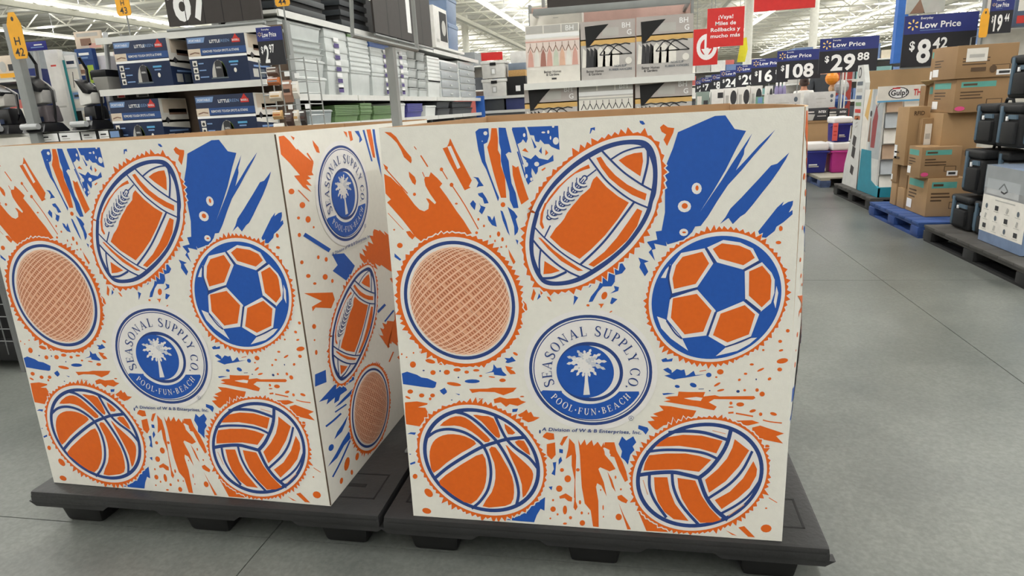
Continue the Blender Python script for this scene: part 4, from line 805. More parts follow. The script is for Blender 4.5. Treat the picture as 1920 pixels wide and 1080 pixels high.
for lab, a, c in (('grey', (500, 125, 522, 143), 2), ('orange food', (501, 145, 525, 160), 0), ('white and grey', (505, 171, 529, 190), 1), ('slim beige', (531, 150, 548, 192), 8), ('white tall', (548, 152, 560, 185), 6), ('amber', (511, 207, 530, 224), 5), ('dark brown', (536, 210, 549, 236), 7), ('cream', (551, 206, 561, 236), 1), ('black and white', (563, 206, 574, 236), 3), ('white lower', (513, 231, 533, 250), 6)):
    x0, x1, z0, z1 = span(*a, 3.99); t = thing('product_pouch', lab+' product pouch clipped on the wire rack', 'pouch', ((x0+x1)/2, 3.998, z0), 0, 'pouches on the wire rack')
    m = MB(); m.add([(x0, 3.998, z0), (x1, 3.998, z0), (x1, 3.998, z1), (x0, 3.998, z1), (x0+.005, 3.978, (z0*2+z1)/3), (x1-.005, 3.978, (z0*2+z1)/3), (x1-.004, 3.985, (z0+2*z1)/3), (x0+.004, 3.985, (z0+2*z1)/3)], [(0, 1, 5, 4), (4, 5, 6, 7), (7, 6, 2, 3), (0, 4, 7, 3), (1, 2, 6, 5), (0, 3, 2, 1)]); m.build('pouch', _pm[c], t)
    f = front(x0, x1, z0, z1, 3.976); f.rect(.15, .45, .85, .6, _pm[(c+4) % 9]); f.rect(.1, .82, .9, .92, TXTW); f.build('pouch_print', t)
for lab, a in (('upper left', (533, 134, 542, 143)), ('upper right', (552, 137, 560, 146)), ('lower left', (540, 196, 548, 205)), ('lower right', (572, 195, 580, 204))):
    x0, x1, z0, z1 = span(*a, 3.99); tag(MB().box(x0, x1, 3.99, 3.996, z0, z1).build('shelf_tag', TXTW), 'small white price tag on the wire rack, '+lab+' one', 'tag', 'white tags on the wire rack')

# ---------------------------------------------------------------- vacuum cleaner display (far left)
YV = 4.32
vx0, vx1 = -5.6, ex0-.03
vz = at(150, 246, YV).z
gondola('vacuum_shelf', 'grey shelving bay holding upright vacuum cleaners at the far left', vx0, vx1, YV-.05, YV+.5, ((vz, .48), (.2, .5)), '-y', 1.5, C_('pale_back_panel', 'C9C6BC', .7))
sx = at(76, 255, YV-.08).x
MB_ = MB(); MB_.box(at(20, 262, YV-.12).x-.9, sx-.02, YV-.12, YV-.08, vz-.09, vz-.02); tag(MB_.build('shelf_label_strip', OFFW), 'white label strip on the vacuum shelf left of the grey post', 'label strip')
t = thing('label_strip', 'white paper labels along the black vacuum shelf edge', 'label strip', (at(150, 252, YV).x, YV-.1, vz-.08))
x1_ = at(222, 245, YV-.1).x
MB().box(sx+.01, x1_, YV-.09, YV-.06, vz-.08, vz+.0).build('black_rail', BLACK, t)
f = front(sx+.01, x1_, vz-.08, vz, YV-.09)
for a, b in ((.0, .22), (.24, .5), (.52, .7), (.74, .86)): f.rect(a, .2, b, .92, TXTW)
f.up()
for a in (.03, .27, .55, .76): f.rect(a, .35, a+.1, .42, GREYP); f.rect(a, .55, a+.07, .68, DGREY)
f.rect(.88, .3, .99, .85, LBLUE); f.build('paper_label', t)
# grey post carrying the aisle tag
pxx = at(56, 190, YV-.1).x
tag(MB().box(pxx-.035, pxx+.035, YV-.14, YV-.08, 0, 2.05).build('shelf_post', STEEL, bevel=.004), 'square grey steel post with slots at the end of the vacuum bay', 'post')
def aisle_tag(label, x0, x1, z0, z1, Y, words):
    t = thing('aisle_tag', label, 'tag', ((x0+x1)/2, Y, z0), 0, 'orange aisle tags'); h = z1-z0; w_ = x1-x0
    m = MB(); m.prism([(x0+w_*.1, Y, z0), (x1-w_*.1, Y, z0), (x1, Y, z0+h*.1), (x1, Y, z1-h*.25), (x1-w_*.3, Y, z1), (x0+w_*.3, Y, z1), (x0, Y, z1-h*.25), (x0, Y, z0+h*.1)], (0, .006, 0)); m.build('tag_board', ORTAG, t)
    f = front(x0, x1, z0, z1, Y)
    for wd, v, hh in words: f.text(wd, .5, v, hh, DGREY, 'c')
    f.ell(.5, .86, .1, .05, DGREY, 12); f.build('tag_lettering', t); return t
x0, x1, z0, z1 = span(17, 22, 43, 111, YV-.17); aisle_tag('orange aisle tag reading H 42 on the grey post', x0, x1, z0, z1, YV-.17, (('H', .3, .18), ('42', .06, .18)))
x0, x1, z0, z1 = span(216, -20, 242, 30, 4.6); aisle_tag('orange aisle tag reading H 43 near the ceiling left of the price board', x0, x1, z0, z1, 4.6, (('H', .4, .2), ('43', .08, .26)))
tag(MB().tube([((x0+x1)/2, 4.62, 1.5), ((x0+x1)/2, 4.62, z0+.1)], .006, 6).build('tag_stem', STEEL), 'thin grey stem holding the H 43 tag', 'stem')
x0, x1, z0, z1 = span(514, -28, 541, 12, 4.15); aisle_tag('orange aisle tag reading H 44 above the storage totes', x0, x1, z0, z1, 4.15, (('H', .5, .2), ('44', .08, .3)))
tag(MB().tube([((x0+x1)/2, 4.16, 1.7), ((x0+x1)/2, 4.16, z0+.1)], .005, 6).build('tag_stem', STEEL), 'thin dark stem holding the H 44 tag', 'stem')
def vacuum(label, px, pyb, pyt, Y, body, dark, tank, wpx):
    c = at(px, pyb, Y); top = at(px-6, pyt, Y); z0 = vz+.004; H = top.z-z0; w_ = abs(at(px+wpx/2, pyb, Y).x-at(px-wpx/2, pyb, Y).x)/2
    t = thing('upright_vacuum', label, 'vacuum', (c.x, Y, z0), 0, 'upright vacuum cleaners'); x = c.x
    m = MB(); m.taper(x, Y-.05, z0, z0+.07, w_*1.15, .13, w_*.95, .08); m.build('floor_head', dark, t, bevel=.02)
    m = MB(); m.tube([(x-w_*.8, Y-.18, z0+.045), (x+w_*.8, Y-.18, z0+.045)], .022, 10); m.build('brush_cover', C_('silver_plastic', 'B7B9BB', .3), t)
    m = MB(); m.taper(x, Y, z0+.07, z0+H*.4, w_*.72, .07, w_*.62, .06); m.build('lower_body', tank, t, bevel=.02)
    m = MB(); m.prism([(x-w_*.7, Y-.08, z0+H*.4), (x+w_*.62, Y-.08, z0+H*.43), (x+w_*.75, Y-.08, z0+H*.62), (x+w_*.2, Y-.08, z0+H*.72), (x-w_*.6, Y-.08, z0+H*.82)], (0, .13, 0)); m.build('shroud', body, t, bevel=.015)
    m = MB(); m.prism([(x-w_*.62, Y-.1, z0+H*.84), (x-w_*.2, Y-.1, z0+H*.8), (x+w_*.75, Y-.1, z0+H*.64), (x+w_*.7, Y-.1, z0+H*.58), (x+w_*.1, Y-.1, z0+H*.6)], (0, .12, 0)); m.build('grip_panel', dark, t, bevel=.01)
    m = MB(); m.tube([(x-w_*.25, Y, z0+H*.7), (x-w_*.3, Y+.02, z0+H), (x-w_*.25, Y-.03, z0+H+.08)], .011, 8); m.build('handle', dark, t)
    m = MB(); m.tube([(x+w_*.5, Y, z0+H*.1), (x+w_*.95, Y-.02, z0+H*.3), (x+w_*.9, Y, z0+H*.6), (x+w_*.4, Y, z0+H*.7)], .009, 8); m.build('hose', dark, t, smooth=True)
    f = front(x-w_*.3, x+w_*.4, z0+H*.12, z0+H*.26, Y-.085); f.rect(0, 0, .6, .7, TXTW).rect(.6, .3, 1, .8, NAVYC); f.build('care_label', t)
    return t
GREYV = C_('vacuum_silver_grey', 'B8B6B4', .35); MAUVE = C_('vacuum_smoky_tank', '6B6468', .25); BLKV = C_('vacuum_black', '1B1B1E', .3)
vacuum('silver and smoky grey upright vacuum with black grip beside the grey post', 95, 232, 118, YV+.02, GREYV, BLKV, MAUVE, 38)
vacuum('black upright vacuum with a white curved trim before the blue panel', 184, 226, 128, YV+.02, C_('vacuum_white', 'E8E6E2', .3), BLKV, BLKV, 34)
vacuum('black vacuum with pale front and orange knobs left of the grey post', 20, 246, 128, YV+.02, C_('vacuum_pale_grey', 'CFCBC6', .35), BLKV, BLKV, 60)
def panel_box(name, label, cat, px0, py0, px1, py1, Y, D, m, z0=None, prints=None, group=None):
    x0, x1, a, b = span(px0, py0, px1, py1, Y); z0 = a if z0 is None else z0+.003
    t = thing(name, label, cat, ((x0+x1)/2, Y+D/2, z0), 0, group); MB().box(x0, x1, Y, Y+D, z0, b).build('panel_body', m, t, bevel=.002)
    if prints:
        f = front(x0, x1, z0, b, Y); prints(f); f.build('panel_print', t)
    return t
def pr_lines(f, cols=(TXTW,), seed=1):
    r = random.Random(seed)
    for k in range(7): v = .08+.125*k; f.rect(.12, v, .12+.3+.45*r.random(), v+.05, cols[k % len(cols)])
WHTC = C_('white_carton', 'E4E2DE', .5)
panel_box('tall_carton', 'tall dark blue vacuum carton behind the grey post', 'carton', 45, 128, 78, 240, YV+.2, .12, C_('deep_blue_carton', '17296B'), vz, lambda f: f.rect(.3, .5, .7, .53, LBLUE))
panel_box('tall_carton', 'tall white vacuum carton right of the silver vacuum', 'carton', 97, 92, 122, 235, YV+.2, .05, WHTC, vz, lambda f: f.rect(.3, .8, .7, .82, RED).rect(.2, .3, .8, .32, GREYP))
panel_box('tall_carton', 'tall teal carton edge behind the white vacuum carton', 'carton', 122, 112, 133, 235, YV+.23, .03, C_('teal_carton', '2E8C94'), vz)
def pr_info(f):
    f.rect(.05, .82, .95, .97, TXTW).rect(.05, .52, .95, .8, OFFW).rect(.1, .42, .95, .5, LBLUE).rect(.1, .3, .95, .4, OFFW).rect(.05, .05, .5, .26, BLACK).rect(.55, .05, .95, .26, OFFW); f.up(); f.line([(.35, .56), (.5, .76)], .006, DGREY).rect(.15, .86, .8, .9, NAVYC).rect(.2, .44, .7, .47, DGREY).rect(.6, .1, .9, .14, LIME).rect(.6, .18, .9, .22, CREAM)
panel_box('info_panel', 'white vacuum specification panel with a product drawing', 'panel', 132, 98, 154, 232, YV+.24, .03, C_('pale_grey_board', 'C6CACC'), vz, pr_info)
def pr_blue(f):
    f.rect(0, .86, 1, 1, C_('print_mid_blue', '2F4F86')).rect(.08, .68, .4, .82, CREAM).rect(.55, .58, .9, .8, LIME).rect(.05, .1, .2, .4, C_('print_mid_blue', '2F4F86')); f.up(); f.rect(.2, .92, .8, .95, TXTW).rect(.2, .88, .7, .9, LBLUE).rect(.62, .62, .85, .72, BLACK).rect(.12, .7, .36, .75, BROWN)
panel_box('poster_board', 'navy vacuum display panel with a light blue header', 'panel', 154, 90, 186, 232, YV+.26, .04, C_('navy_panel', '1B3A78'), vz, pr_blue)
panel_box('tall_carton', 'tall pale lilac carton behind the black vacuum', 'carton', 183, 104, 205, 180, YV+.3, .1, C_('pale_lilac_board', 'C9C6CE'), vz, lambda f: pr_lines(f, (GREYP, LBLUE), 5))
panel_box('picture_card', 'room photograph card above the blue display panel', 'card', 140, 58, 190, 92, YV+.3, .02, CREAM, None, lambda f: f.rect(.2, .2, .6, .6, BROWN).rect(.5, .05, .95, .3, PINKW).rect(.1, .7, .9, .9, GREYP))
panel_box('picture_card', 'beige picture card with a black machine at the far left edge', 'card', -4, 104, 28, 146, YV+.22, .02, CREAM, None, lambda f: f.ell(.3, .5, .2, .25, GREYP).rect(.6, .3, .9, .6, DGREY).rect(0, 0, 1, .2, ORTAG))
panel_box('header_card', 'dark blue header card above the tall blue carton', 'card', 42, 78, 86, 95, YV+.1, .01, C_('royal_header', '2A2F86'), None, lambda f: f.rect(.35, .3, .9, .4, LBLUE).rect(.5, .55, .85, .68, TXTW))
for lab, px, pyt in (('slim silver stick pole leaning behind the black vacuum', 205, 60), ('slim grey vacuum wand standing behind the silver vacuum', 74, 92)):
    a, b = at(px+ (8 if px > 100 else 12), 232, YV+.1), at(px-12, pyt, YV+.1); tag(MB().tube([(a.x, YV+.1, vz+.003), (b.x, YV+.12, b.z)], .017, 8).build('vacuum_wand', C_('silver_plastic', 'B7B9BB', .3), smooth=True), lab, 'wand')
hx = at(199, 150, YV+.05); t = thing('handheld_vacuum', 'grey handheld vacuum with a dark top on the shelf end', 'vacuum', (hx.x, YV, hx.z-.1))
MB().taper(hx.x+.01, YV+.05, hx.z-.09, hx.z+.02, .05, .06, .065, .07).build('dust_cup', C_('smoky_grey', '8E8C88', .3), t, bevel=.01); MB().box(hx.x-.06, hx.x+.07, YV-.02, YV+.12, hx.z+.02, hx.z+.07).build('motor_cap', BLKV, t, bevel=.012); MB().tube([(hx.x, YV+.1, vz), (hx.x+.01, YV+.1, hx.z-.08)], .014, 8).build('stand_rod', GREYV, t)

# ---------------------------------------------------------------- storage tote aisle: shelving that recedes behind the endcap, goods face right
XT = -2.6; YT0, YT1 = 4.72, 11.1
zt = atx(600, 178, XT).z; zt2 = atx(620, 231, XT).z; zt3 = atx(560, 28, XT).z
tsh = gondola('tote_shelf', 'long steel shelving of plastic storage totes receding behind the left bin', XT-.53, XT, YT0, YT1, ((zt, .5), (zt2, .5), (zt3, .5), (.25, .5)), '+x', 2.6, BLACK)
def tote(t, x0, x1, y0, y1, z0, h, m, lid=None, name='tub'):
    cx, cy, a, b = (x0+x1)/2, (y0+y1)/2, (x1-x0)/2, (y1-y0)/2
    k = MB(); k.taper(cx, cy, z0, z0+h*.9, a*.9, b*.92, a*.97, b*.98); o = k.build(name, m, t, bevel=.006)
    k = MB(); k.box(cx-a, cx+a, cy-b, cy+b, z0+h*.82, z0+h*.92); k.build('rim', m, t, bevel=.003)
    if lid: k = MB(); k.taper(cx, cy, z0+h*.92, z0+h, a*1.01, b*1.01, a*.93, b*.95); k.build('lid', lid, t, bevel=.004)
def ystack(px0, px1, py): return atx(px0, py, XT).y, atx(px1, py, XT).y
def tote_stack(label, px0, px1, pytop, hs, m, lid=None, zbase=None, depth=.44, strip=None, nested=False, ymid=150):
    y0, y1 = ystack(px0, px1, ymid); y0 = max(y0, 4.73); zb = (zt if zbase is None else zbase)+.003; H = atx((px0+px1)/2, pytop, XT).z-zb; H = min(H, ((zt3 if zbase is None else zt)-.05)-zb); tot = sum(hs)
    t = thing('storage_tote', label, 'storage tote', (XT-depth/2, (y0+y1)/2, zb), 0, 'storage totes on the shelving')
    z = zb
    if nested:
        h0 = H*.45; tote(t, XT-depth, XT-.01, y0+.01, y1-.01, zb, h0, m); n = len(hs)
        for k in range(n):
            z = zb+h0*.84+(H-h0*.84)*k/n; q = MB(); q.box(XT-depth, XT-.005, y0+.006, y1-.006, z+(H-h0*.84)/n*.35, z+(H-h0*.84)/n*.9); q.build('nested_rim', lid if (lid and k == n-1) else m, t, bevel=.003)
            q = MB(); q.taper(XT-depth/2, (y0+y1)/2, z, z+(H-h0*.84)/n, depth/2*.95, (y1-y0)/2*.95, depth/2*.95, (y1-y0)/2*.95); q.build('nested_tub', m, t)
    else:
        for h in hs: hh = H*h/tot; tote(t, XT-depth, XT-.01, y0+.01, y1-.01, z, hh-.002, m, lid); z += hh
    if strip is not None:
        e = east(y0, y1, zb, zb+H, XT+.003); a = strip
        for k in range(9): e.rect(a, .1+.09*k, a+.22, .165+.09*k, LPURP if k % 2 else TXTW)
        e.rect(a, .04, a+.22, .12, LPURP); e.build('paper_label', t)
    return t
tote_stack('stack of clear lidded storage totes nearest the price card', 531, 616, 30, (1.7, 1.6, .62, .55, .55, 1.5), CLEAR, CLEAR2)
tote_stack('tall nest of clear totes with a purple label strip', 618, 659, 55, (1,)*3, CLEAR, None, None, .42, .35, True)
tote_stack('nest of clear totes topped with a green lid', 661, 698, 45, (1,)*8, CLEAR, GREENP, None, .42, None, True)
tote_stack('nest of clear totes topped with a blue lid and labels', 700, 736, 82, (1,)*4, CLEAR, LIDBLUE, None, .42, .62, True)
tote_stack('nest of clear totes with purple labels behind the sign post', 745, 768, 84, (1,)*4, CLEAR, CLEAR2, None, .42, .3, True)
tote_stack('stack of black-lidded clear totes behind the sign post', 769, 785, 92, (1,)*5, CLEAR, BLACK, None, .42)
tote_stack('second stack of black-lidded clear totes, farther along the shelf', 787, 802, 98, (1,)*5, CLEAR, BLACK, None, .42)
tote_stack('tall milky nest of round-cornered bins near the drawers', 804, 827, 107, (1,)*7, CLEAR2, CLEAR2, None, .4, None, True)
def drawer_unit(label, px0, px1, py0, rows):
    y0, y1 = ystack(px0, px1, 150); zb = zt+.003; H = atx((px0+px1)/2, py0, XT).z-zb
    t = thing('drawer_unit', label, 'drawer unit', (XT-.2, (y0+y1)/2, zb)); MB().box(XT-.4, XT-.03, y0, y1, zb, zb+H).build('cabinet', CLEAR2, t, bevel=.005)
    for k in range(rows):
        z = zb+.012+(H-.02)*k/rows; d = MB().box(XT-.05, XT-.012, y0+.03, y1-.03, z, z+(H-.02)/rows-.02).build('drawer', C_('drawer_clear_grey', 'AFB4B8', .3), t, bevel=.004)
        MB().box(XT-.014, XT+.0, (y0+y1)/2-.05, (y0+y1)/2+.05, z+.03, z+.045).build('drawer_pull', CLEAR2, d)
drawer_unit('clear plastic drawer unit, nearer of the two at the shelf end', 829, 862, 115, 4); drawer_unit('clear plastic drawer unit, farther one beside the white latch boxes', 864, 893, 117, 5)
tote_stack('grey bin with a white lid on the lower tote shelf', 583, 628, 205, (1,), C_('grey_bin', '9AA3A6', .45), CLEAR2, zt2, .4, None, False, 220)
tote_stack('stack of olive green bins, nearest on the lower shelf', 630, 676, 197, (1,)*6, GREENP, GREENP, zt2, .42, None, True, 215)
tote_stack('tall olive green bin stack in the middle of the lower shelf', 678, 700, 193, (1,)*3, GREENP, GREENP, zt2, .42, None, True, 215)
tote_stack('olive green bin stack beside the sign post', 702, 738, 198, (1,)*6, GREENP, GREENP, zt2, .42, None, True, 212)
tote_stack('white slim bin right of the sign post on the lower shelf', 752, 763, 192, (1,), CLEAR2, CLEAR2, zt2, .4, None, False, 205)
tote_stack('purple-blue bin stack on the lower shelf', 765, 794, 194, (1,)*5, C_('violet_plastic', '4B4C96', .45), C_('violet_plastic', '4B4C96', .45), zt2, .42, None, True, 205)
tote_stack('white bin with a rounded lid on the lower shelf', 800, 820, 197, (1,), CLEAR2, CLEAR2, zt2, .4, None, False, 205)
tote_stack('dark grey bin at the end of the lower tote shelf', 822, 846, 190, (1, 1), C_('charcoal_bin', '45484C', .5), BLACK, zt2, .42, None, False, 205)
tote_stack('dark smoky bin farthest along the lower tote shelf', 850, 888, 186, (1, 1), C_('charcoal_bin', '45484C', .5), BLACK, zt2, .42, None, False, 205)
# black crates on the top shelf
def crate(label, px0, px1, zb, h, n=4):
    y0, y1 = ystack(px0, px1, 20); y0 = max(y0, 4.73); t = thing('black_crate', label, 'crate', (XT-.22, (y0+y1)/2, zb), 0, 'black crates on the top tote shelf')
    MB().box(XT-.44, XT-.03, y0+.02, y1-.02, zb, zb+h).build('crate_body', BLACK, t, bevel=.006)
    for k in range(n): z = zb+h*(k+.15)/n; MB().box(XT-.46, XT-.012, y0+.005, y1-.005, z, z+h/n*.55).build('rib_band', C_('charcoal_rib', '33373B', .45), t, bevel=.004)
crate('black ribbed crate nearest on the top tote shelf', 500, 612, zt3+.003, .42, 5); crate('black ribbed crate behind the frame of the sign post', 640, 690, zt3+.003, .42, 5)
# second flip-number board, edge-on along the tote shelving
a, b = atx(704, 60, XT+.12), atx(811, 88, XT+.12)
price_board('black flip-number price board seen edge-on above the tote shelving', (XT+.12, a.y, (a.z+b.z)/2), (0, 1, 0), b.y-a.y, .75, '1', (.52, .14, .62, .07))
y0, y1 = atx(816, 60, XT).y, atx(862, 60, XT).y; zb = atx(840, 90, XT).z
MB().box(XT-.45, XT, y0, y1+.2, zb-.03, zb).build('upper_shelf_board', SHELFW, tsh)
t = thing('blue_tote', 'slate blue lidded tote stack on the far upper shelf', 'storage tote', (XT-.2, (y0+y1)/2+.4, zb)); SLATE = C_('slate_blue_plastic', '7387A6', .45)
zz = zb+.003
for k in range(2): tote(t, XT-.4, XT-.02, y0+.75, y1, zz, .36, SLATE, SLATE); zz += .362
t = thing('picture_box', 'white carton with a black product picture on the far upper shelf', 'carton', (XT-.15, y0+.35, zb)); MB().box(XT-.35, XT-.02, y0+.05, y0+.68, zb+.003, zb+.5).build('carton_body', WHTC, t, bevel=.004); e = east(y0+.05, y0+.68, zb, zb+.5, XT-.02); e.rect(.4, .15, .95, .9, BLACK); e.up(); e.ell(.7, .5, .16, .2, GREYP).rect(.1, .1, .3, .18, GREYP); e.build('picture_print', t)

# ---------------------------------------------------------------- second endcap with white latch boxes
Y2 = 11.2
gx0, gx1 = at(897, 180, Y2).x, at(990, 176, Y2).x; z2 = at(940, 180, Y2).z; z2b = at(940, 207, Y2).z
gondola('latch_box_shelf', 'white endcap shelving with latch boxes at the end of the tote aisle', gx0, gx1, Y2, Y2+.55, ((z2, .5), (z2b, .5), (.2, .5)), '-y', 1.75, C_('endcap_grey', '8A8C90', .7))
tag(MB().box(*(lambda s: (s[0], s[1], Y2-.1, Y2-.04, 0, s[3]))(span(892, 180, 908, 222, Y2-.1))).build('corner_guard', C_('blue_guard', '2C62B8', .5), bevel=.01), 'bright blue corner guard post at the end of the tote shelving', 'post')
def latch_box(label, z0, px0, px1, h):
    x0, x1 = at(px0, 150, Y2).x, at(px1, 150, Y2).x; t = thing('latch_box', label, 'storage box', ((x0+x1)/2, Y2+.2, z0), 0, 'white latch boxes')
    MB().taper((x0+x1)/2, Y2+.2, z0, z0+h*.78, (x1-x0)/2*.93, .17, (x1-x0)/2*.97, .19).build('tub', WHTC, t, bevel=.01); MB().box(x0-.01, x1+.01, Y2, Y2+.4, z0+h*.78, z0+h*.94).build('lid', WHTC, t, bevel=.012)
    MB().box((x0+x1)/2-.05, (x0+x1)/2+.05, Y2-.012, Y2+.02, z0+h*.7, z0+h*.86).build('latch', BLACK, t, bevel=.004); f = front(x0, x1, z0, z0+h, Y2+.012); f.rect(.4, .2, .6, .55, GREYP); f.up(); f.rect(.44, .24, .56, .5, TXTW); f.build('box_label', t)
hb_ = at(930, 112, Y2).z-z2
latch_box('white latch storage box, lower of the two stacked on the far endcap', z2+.003, 903, 949, hb_/2); latch_box('white latch storage box, upper one under the red card', z2+.005+hb_/2, 903, 948, hb_/2-.005)
panel_box('red_card', 'plain red card standing on the white latch boxes', 'card', 902, 98, 942, 113, Y2+.1, .02, REDS)
panel_box('small_carton', 'black carton with a square white label at the far endcap', 'carton', 951, 143, 986, 174, Y2+.05, .3, BLACK, z2+.003, lambda f: f.rect(.45, .2, .7, .5, TXTW))
panel_box('wicker_box', 'tan woven box on top of the black carton', 'box', 953, 131, 985, 143, Y2+.08, .25, C_('tan_weave', 'C39A62', .7, var=.2, scale=80)); panel_box('grey_bin', 'grey-blue bin on top of the tan woven box', 'bin', 953, 118, 985, 131, Y2+.08, .25, C_('grey_blue_bin', '7F8A99', .5)); panel_box('white_carton', 'pale carton stack left of the hanger rack', 'carton', 957, 96, 986, 118, Y2+.1, .25, WHTC)
panel_box('charcoal_bin', 'charcoal bin on the lower far endcap shelf', 'bin', 909, 186, 945, 206, Y2+.05, .35, C_('charcoal_bin', '45484C', .5), z2b+.003); panel_box('indigo_bin', 'indigo bin on the lower far endcap shelf', 'bin', 949, 184, 984, 204, Y2+.05, .35, C_('indigo_bin', '3A4270', .5), z2b+.003)

# ---------------------------------------------------------------- hanger cartons rack behind the right bin
YH = 4.85
hx0, hx1 = at(984, 150, YH).x, at(1302, 140, YH).x
zh = at(1145, 149, YH).z; zh2 = at(1145, 262, YH).z
gondola('hanger_rack', 'steel endcap rack with grey rails holding hanger cartons behind the right bin', hx0, hx1, YH-.02, YH+.5, ((zh, .5), (zh2, .5), (.2, .5)), '-y', 2.02, C_('blush_back_panel', 'C9A79C', .7))
def hanger_carton(label, px0, px1, py0, py1, z0, kind):
    x0, x1 = at(px0, (py0+py1)/2, YH).x, at(px1, (py0+py1)/2, YH).x; h = at((px0+px1)/2, py0, YH).z-at((px0+px1)/2, py1, YH).z; D = .3
    t = thing('hanger_carton', label, 'carton', ((x0+x1)/2, YH+D/2, z0), 0, 'printed hanger cartons')
    MB().box(x0, x1, YH, YH+D, z0, z0+h).build('carton_body', C_('carton_warm_grey', 'BDB9B6') if kind != 'blush' else OFFW, t, bevel=.003)
    f = front(x0, x1, z0, z0+h, YH); r = random.Random(len(label))
    if kind == 'black':
        f.rect(0, .68, 1, 1, C_('print_taupe', 'B5ADA9')).rect(0, .6, 1, .7, WOODP); f.up(); f.rect(.4, .74, .7, .88, GREYP)
        for k in range(4): f.poly([(.02+.07*k, .22), (.1+.07*k, .22), (.1+.07*k, .5), (.04+.07*k, .56)], (OFFW, DGREY, DGREY, BLACK)[k])
        for k in range(3): f.poly([(.27+.13*k, .22), (.45+.13*k, .22), (.45+.13*k, .48), (.36+.13*k, .56), (.29+.13*k, .48)], OFFW)
        f.up(); f.poly([(.08, .92), (.52, .94), (.35, .78), (.16, .58), (.1, .58)], BLACK); f.line([(.1, .57)]+[(.1+.09*k, .6-.02*(k % 2)) for k in range(1, 10)], .008, DGREY)
        for u in (.35, .52): f.line([(u, .42), (u+.12, .56), (u+.17, .58), (u+.22, .56), (u+.42, .42), (u, .42)], .007, DGREY)
        f.text('BH', .76, .86, .09, TXTW); f.text('G', .85, .74, .09, TXTW); f.ell(.88, .3, .06, .06, OFFW)
        f.text('Better Homes', .1, .13, .045, DGREY, width=.32); f.text('& Gardens', .14, .08, .045, DGREY, width=.24); f.text('NON-SLIP', .62, .2, .04, C_('print_slate', '59636E'), width=.22); f.text('RUBBER HANGERS', .52, .14, .04, C_('print_slate', '59636E'), width=.42)
    else:
        pale = kind == 'white'
        f.rect(.02, .86, .98, .99, GREYP).rect(0, .78, 1, .85, TXTW).rect(0, .28, 1, .76, C_('print_pale_pink', 'E6D6CE') if not pale else OFFW); f.up(); f.rect(.33, .86, .35, .99, OFFW).rect(.66, .86, .68, .99, OFFW).rect(0, .71, 1, .73, PINKW if not pale else GREYP)
        cols = (PINKW, OFFW, C_('print_rose_brown', 'A87468'), PINKW, C_('print_sage', 'CBD2C0'), C_('print_peach', 'DDB49C'), OFFW, PINKW)
        for k in range(8):
            u = .03+.118*k
            if not pale: f.poly([(u, .29), (u+.11, .29), (u+.1, .5), (u+.06, .6), (u+.02, .5)], cols[k])
            f.line([(u+.01, .54), (u+.06, .64), (u+.11, .54)], .005, BROWN if not pale else BLACK)
            f.line([(u+.06, .63), (u+.06, .7)], .004, BROWN if not pale else BLACK)
        f.up(); f.text('BH', .75, .88, .09, TXTW); f.text('Better Homes', .33, .17, .045, DGREY, width=.32); f.text('& Gardens', .37, .12, .045, DGREY, width=.24); f.rect(.47, .05, .56, .08, DGREY)
    f.build('front_print', t); return t
hanger_carton('blush and white hanger carton, left on the upper rack shelf', 986, 1087, 46, 155, zh+.004, 'blush')
hanger_carton('grey carton of black rubber hangers, middle of the upper rack shelf', 1089, 1191, 38, 148, zh+.004, 'black')
hanger_carton('grey carton of black rubber hangers, right on the upper rack shelf', 1193, 1299, 29, 142, zh+.004, 'black')
hanger_carton('grey carton of black rubber hangers, left on the lower rack shelf', 985, 1083, 168, 275, zh2+.004, 'black')
hanger_carton('white carton of slim hangers, middle of the lower rack shelf', 1086, 1187, 161, 268, zh2+.004, 'white')
hanger_carton('grey carton of black rubber hangers, right on the lower rack shelf', 1191, 1297, 153, 261, zh2+.004, 'black')
panel_box('cream_carton', 'cream carton lying on top behind the left hanger carton', 'carton', 993, 22, 1091, 48, YH+.18, .2, OFFW, None, lambda f: f.rect(.45, .55, .55, .6, GREYP))
zr = at(1145, 13, YH).z
x0, x1 = at(1000, 13, YH).x, at(1292, 5, YH).x
t = thing('sign_rail', 'grey top rail with a black price board above the hanger cartons', 'rail', ((x0+x1)/2, YH, zr)); MB().box(x0, x1, YH-.02, YH+.02, zr-.02, zr+.025).build('rail', STEEL, t, bevel=.005); MB().box(x0+.1, x1-.3, YH-.01, YH+.005, zr+.025, zr+.4).build('board', C_('flip_board_brown', '3B3634', .6), t)
for x in (x0, x1): MB().box(x-.012, x+.012, YH+.53, YH+.56, 0, zr+.4).build('upright', STEEL, t); MB().box(x-.01, x+.01, YH+.02, YH+.53, zr-.012, zr+.012).build('arm', STEEL, t)

# ---------------------------------------------------------------- sign post standing between the two bins
py_ = 2.0; pb = at(745, 232, py_); ptop = at(738, 89, py_)
t = thing('sign_stand', 'thin grey sign stand with an empty frame standing between the bins', 'sign stand', (pb.x, py_, .142))
MB().box(pb.x-.0125, pb.x+.0125, py_-.0125, py_+.0125, .146, ptop.z).build('post', STEEL, t); MB().box(pb.x-.06, pb.x+.06, py_-.08, py_+.08, .142, .148).build('base_plate', STEEL, t)
a, b, c = at(661, 66, 1.82), at(782, 94, 2.13), at(657, -40, 1.82)
MB().tube([c, a, b], .007, 8).build('frame_tube', STEEL, t); MB().tube([b, (b.x, b.y, c.z)], .007, 8).build('frame_tube', STEEL, t)
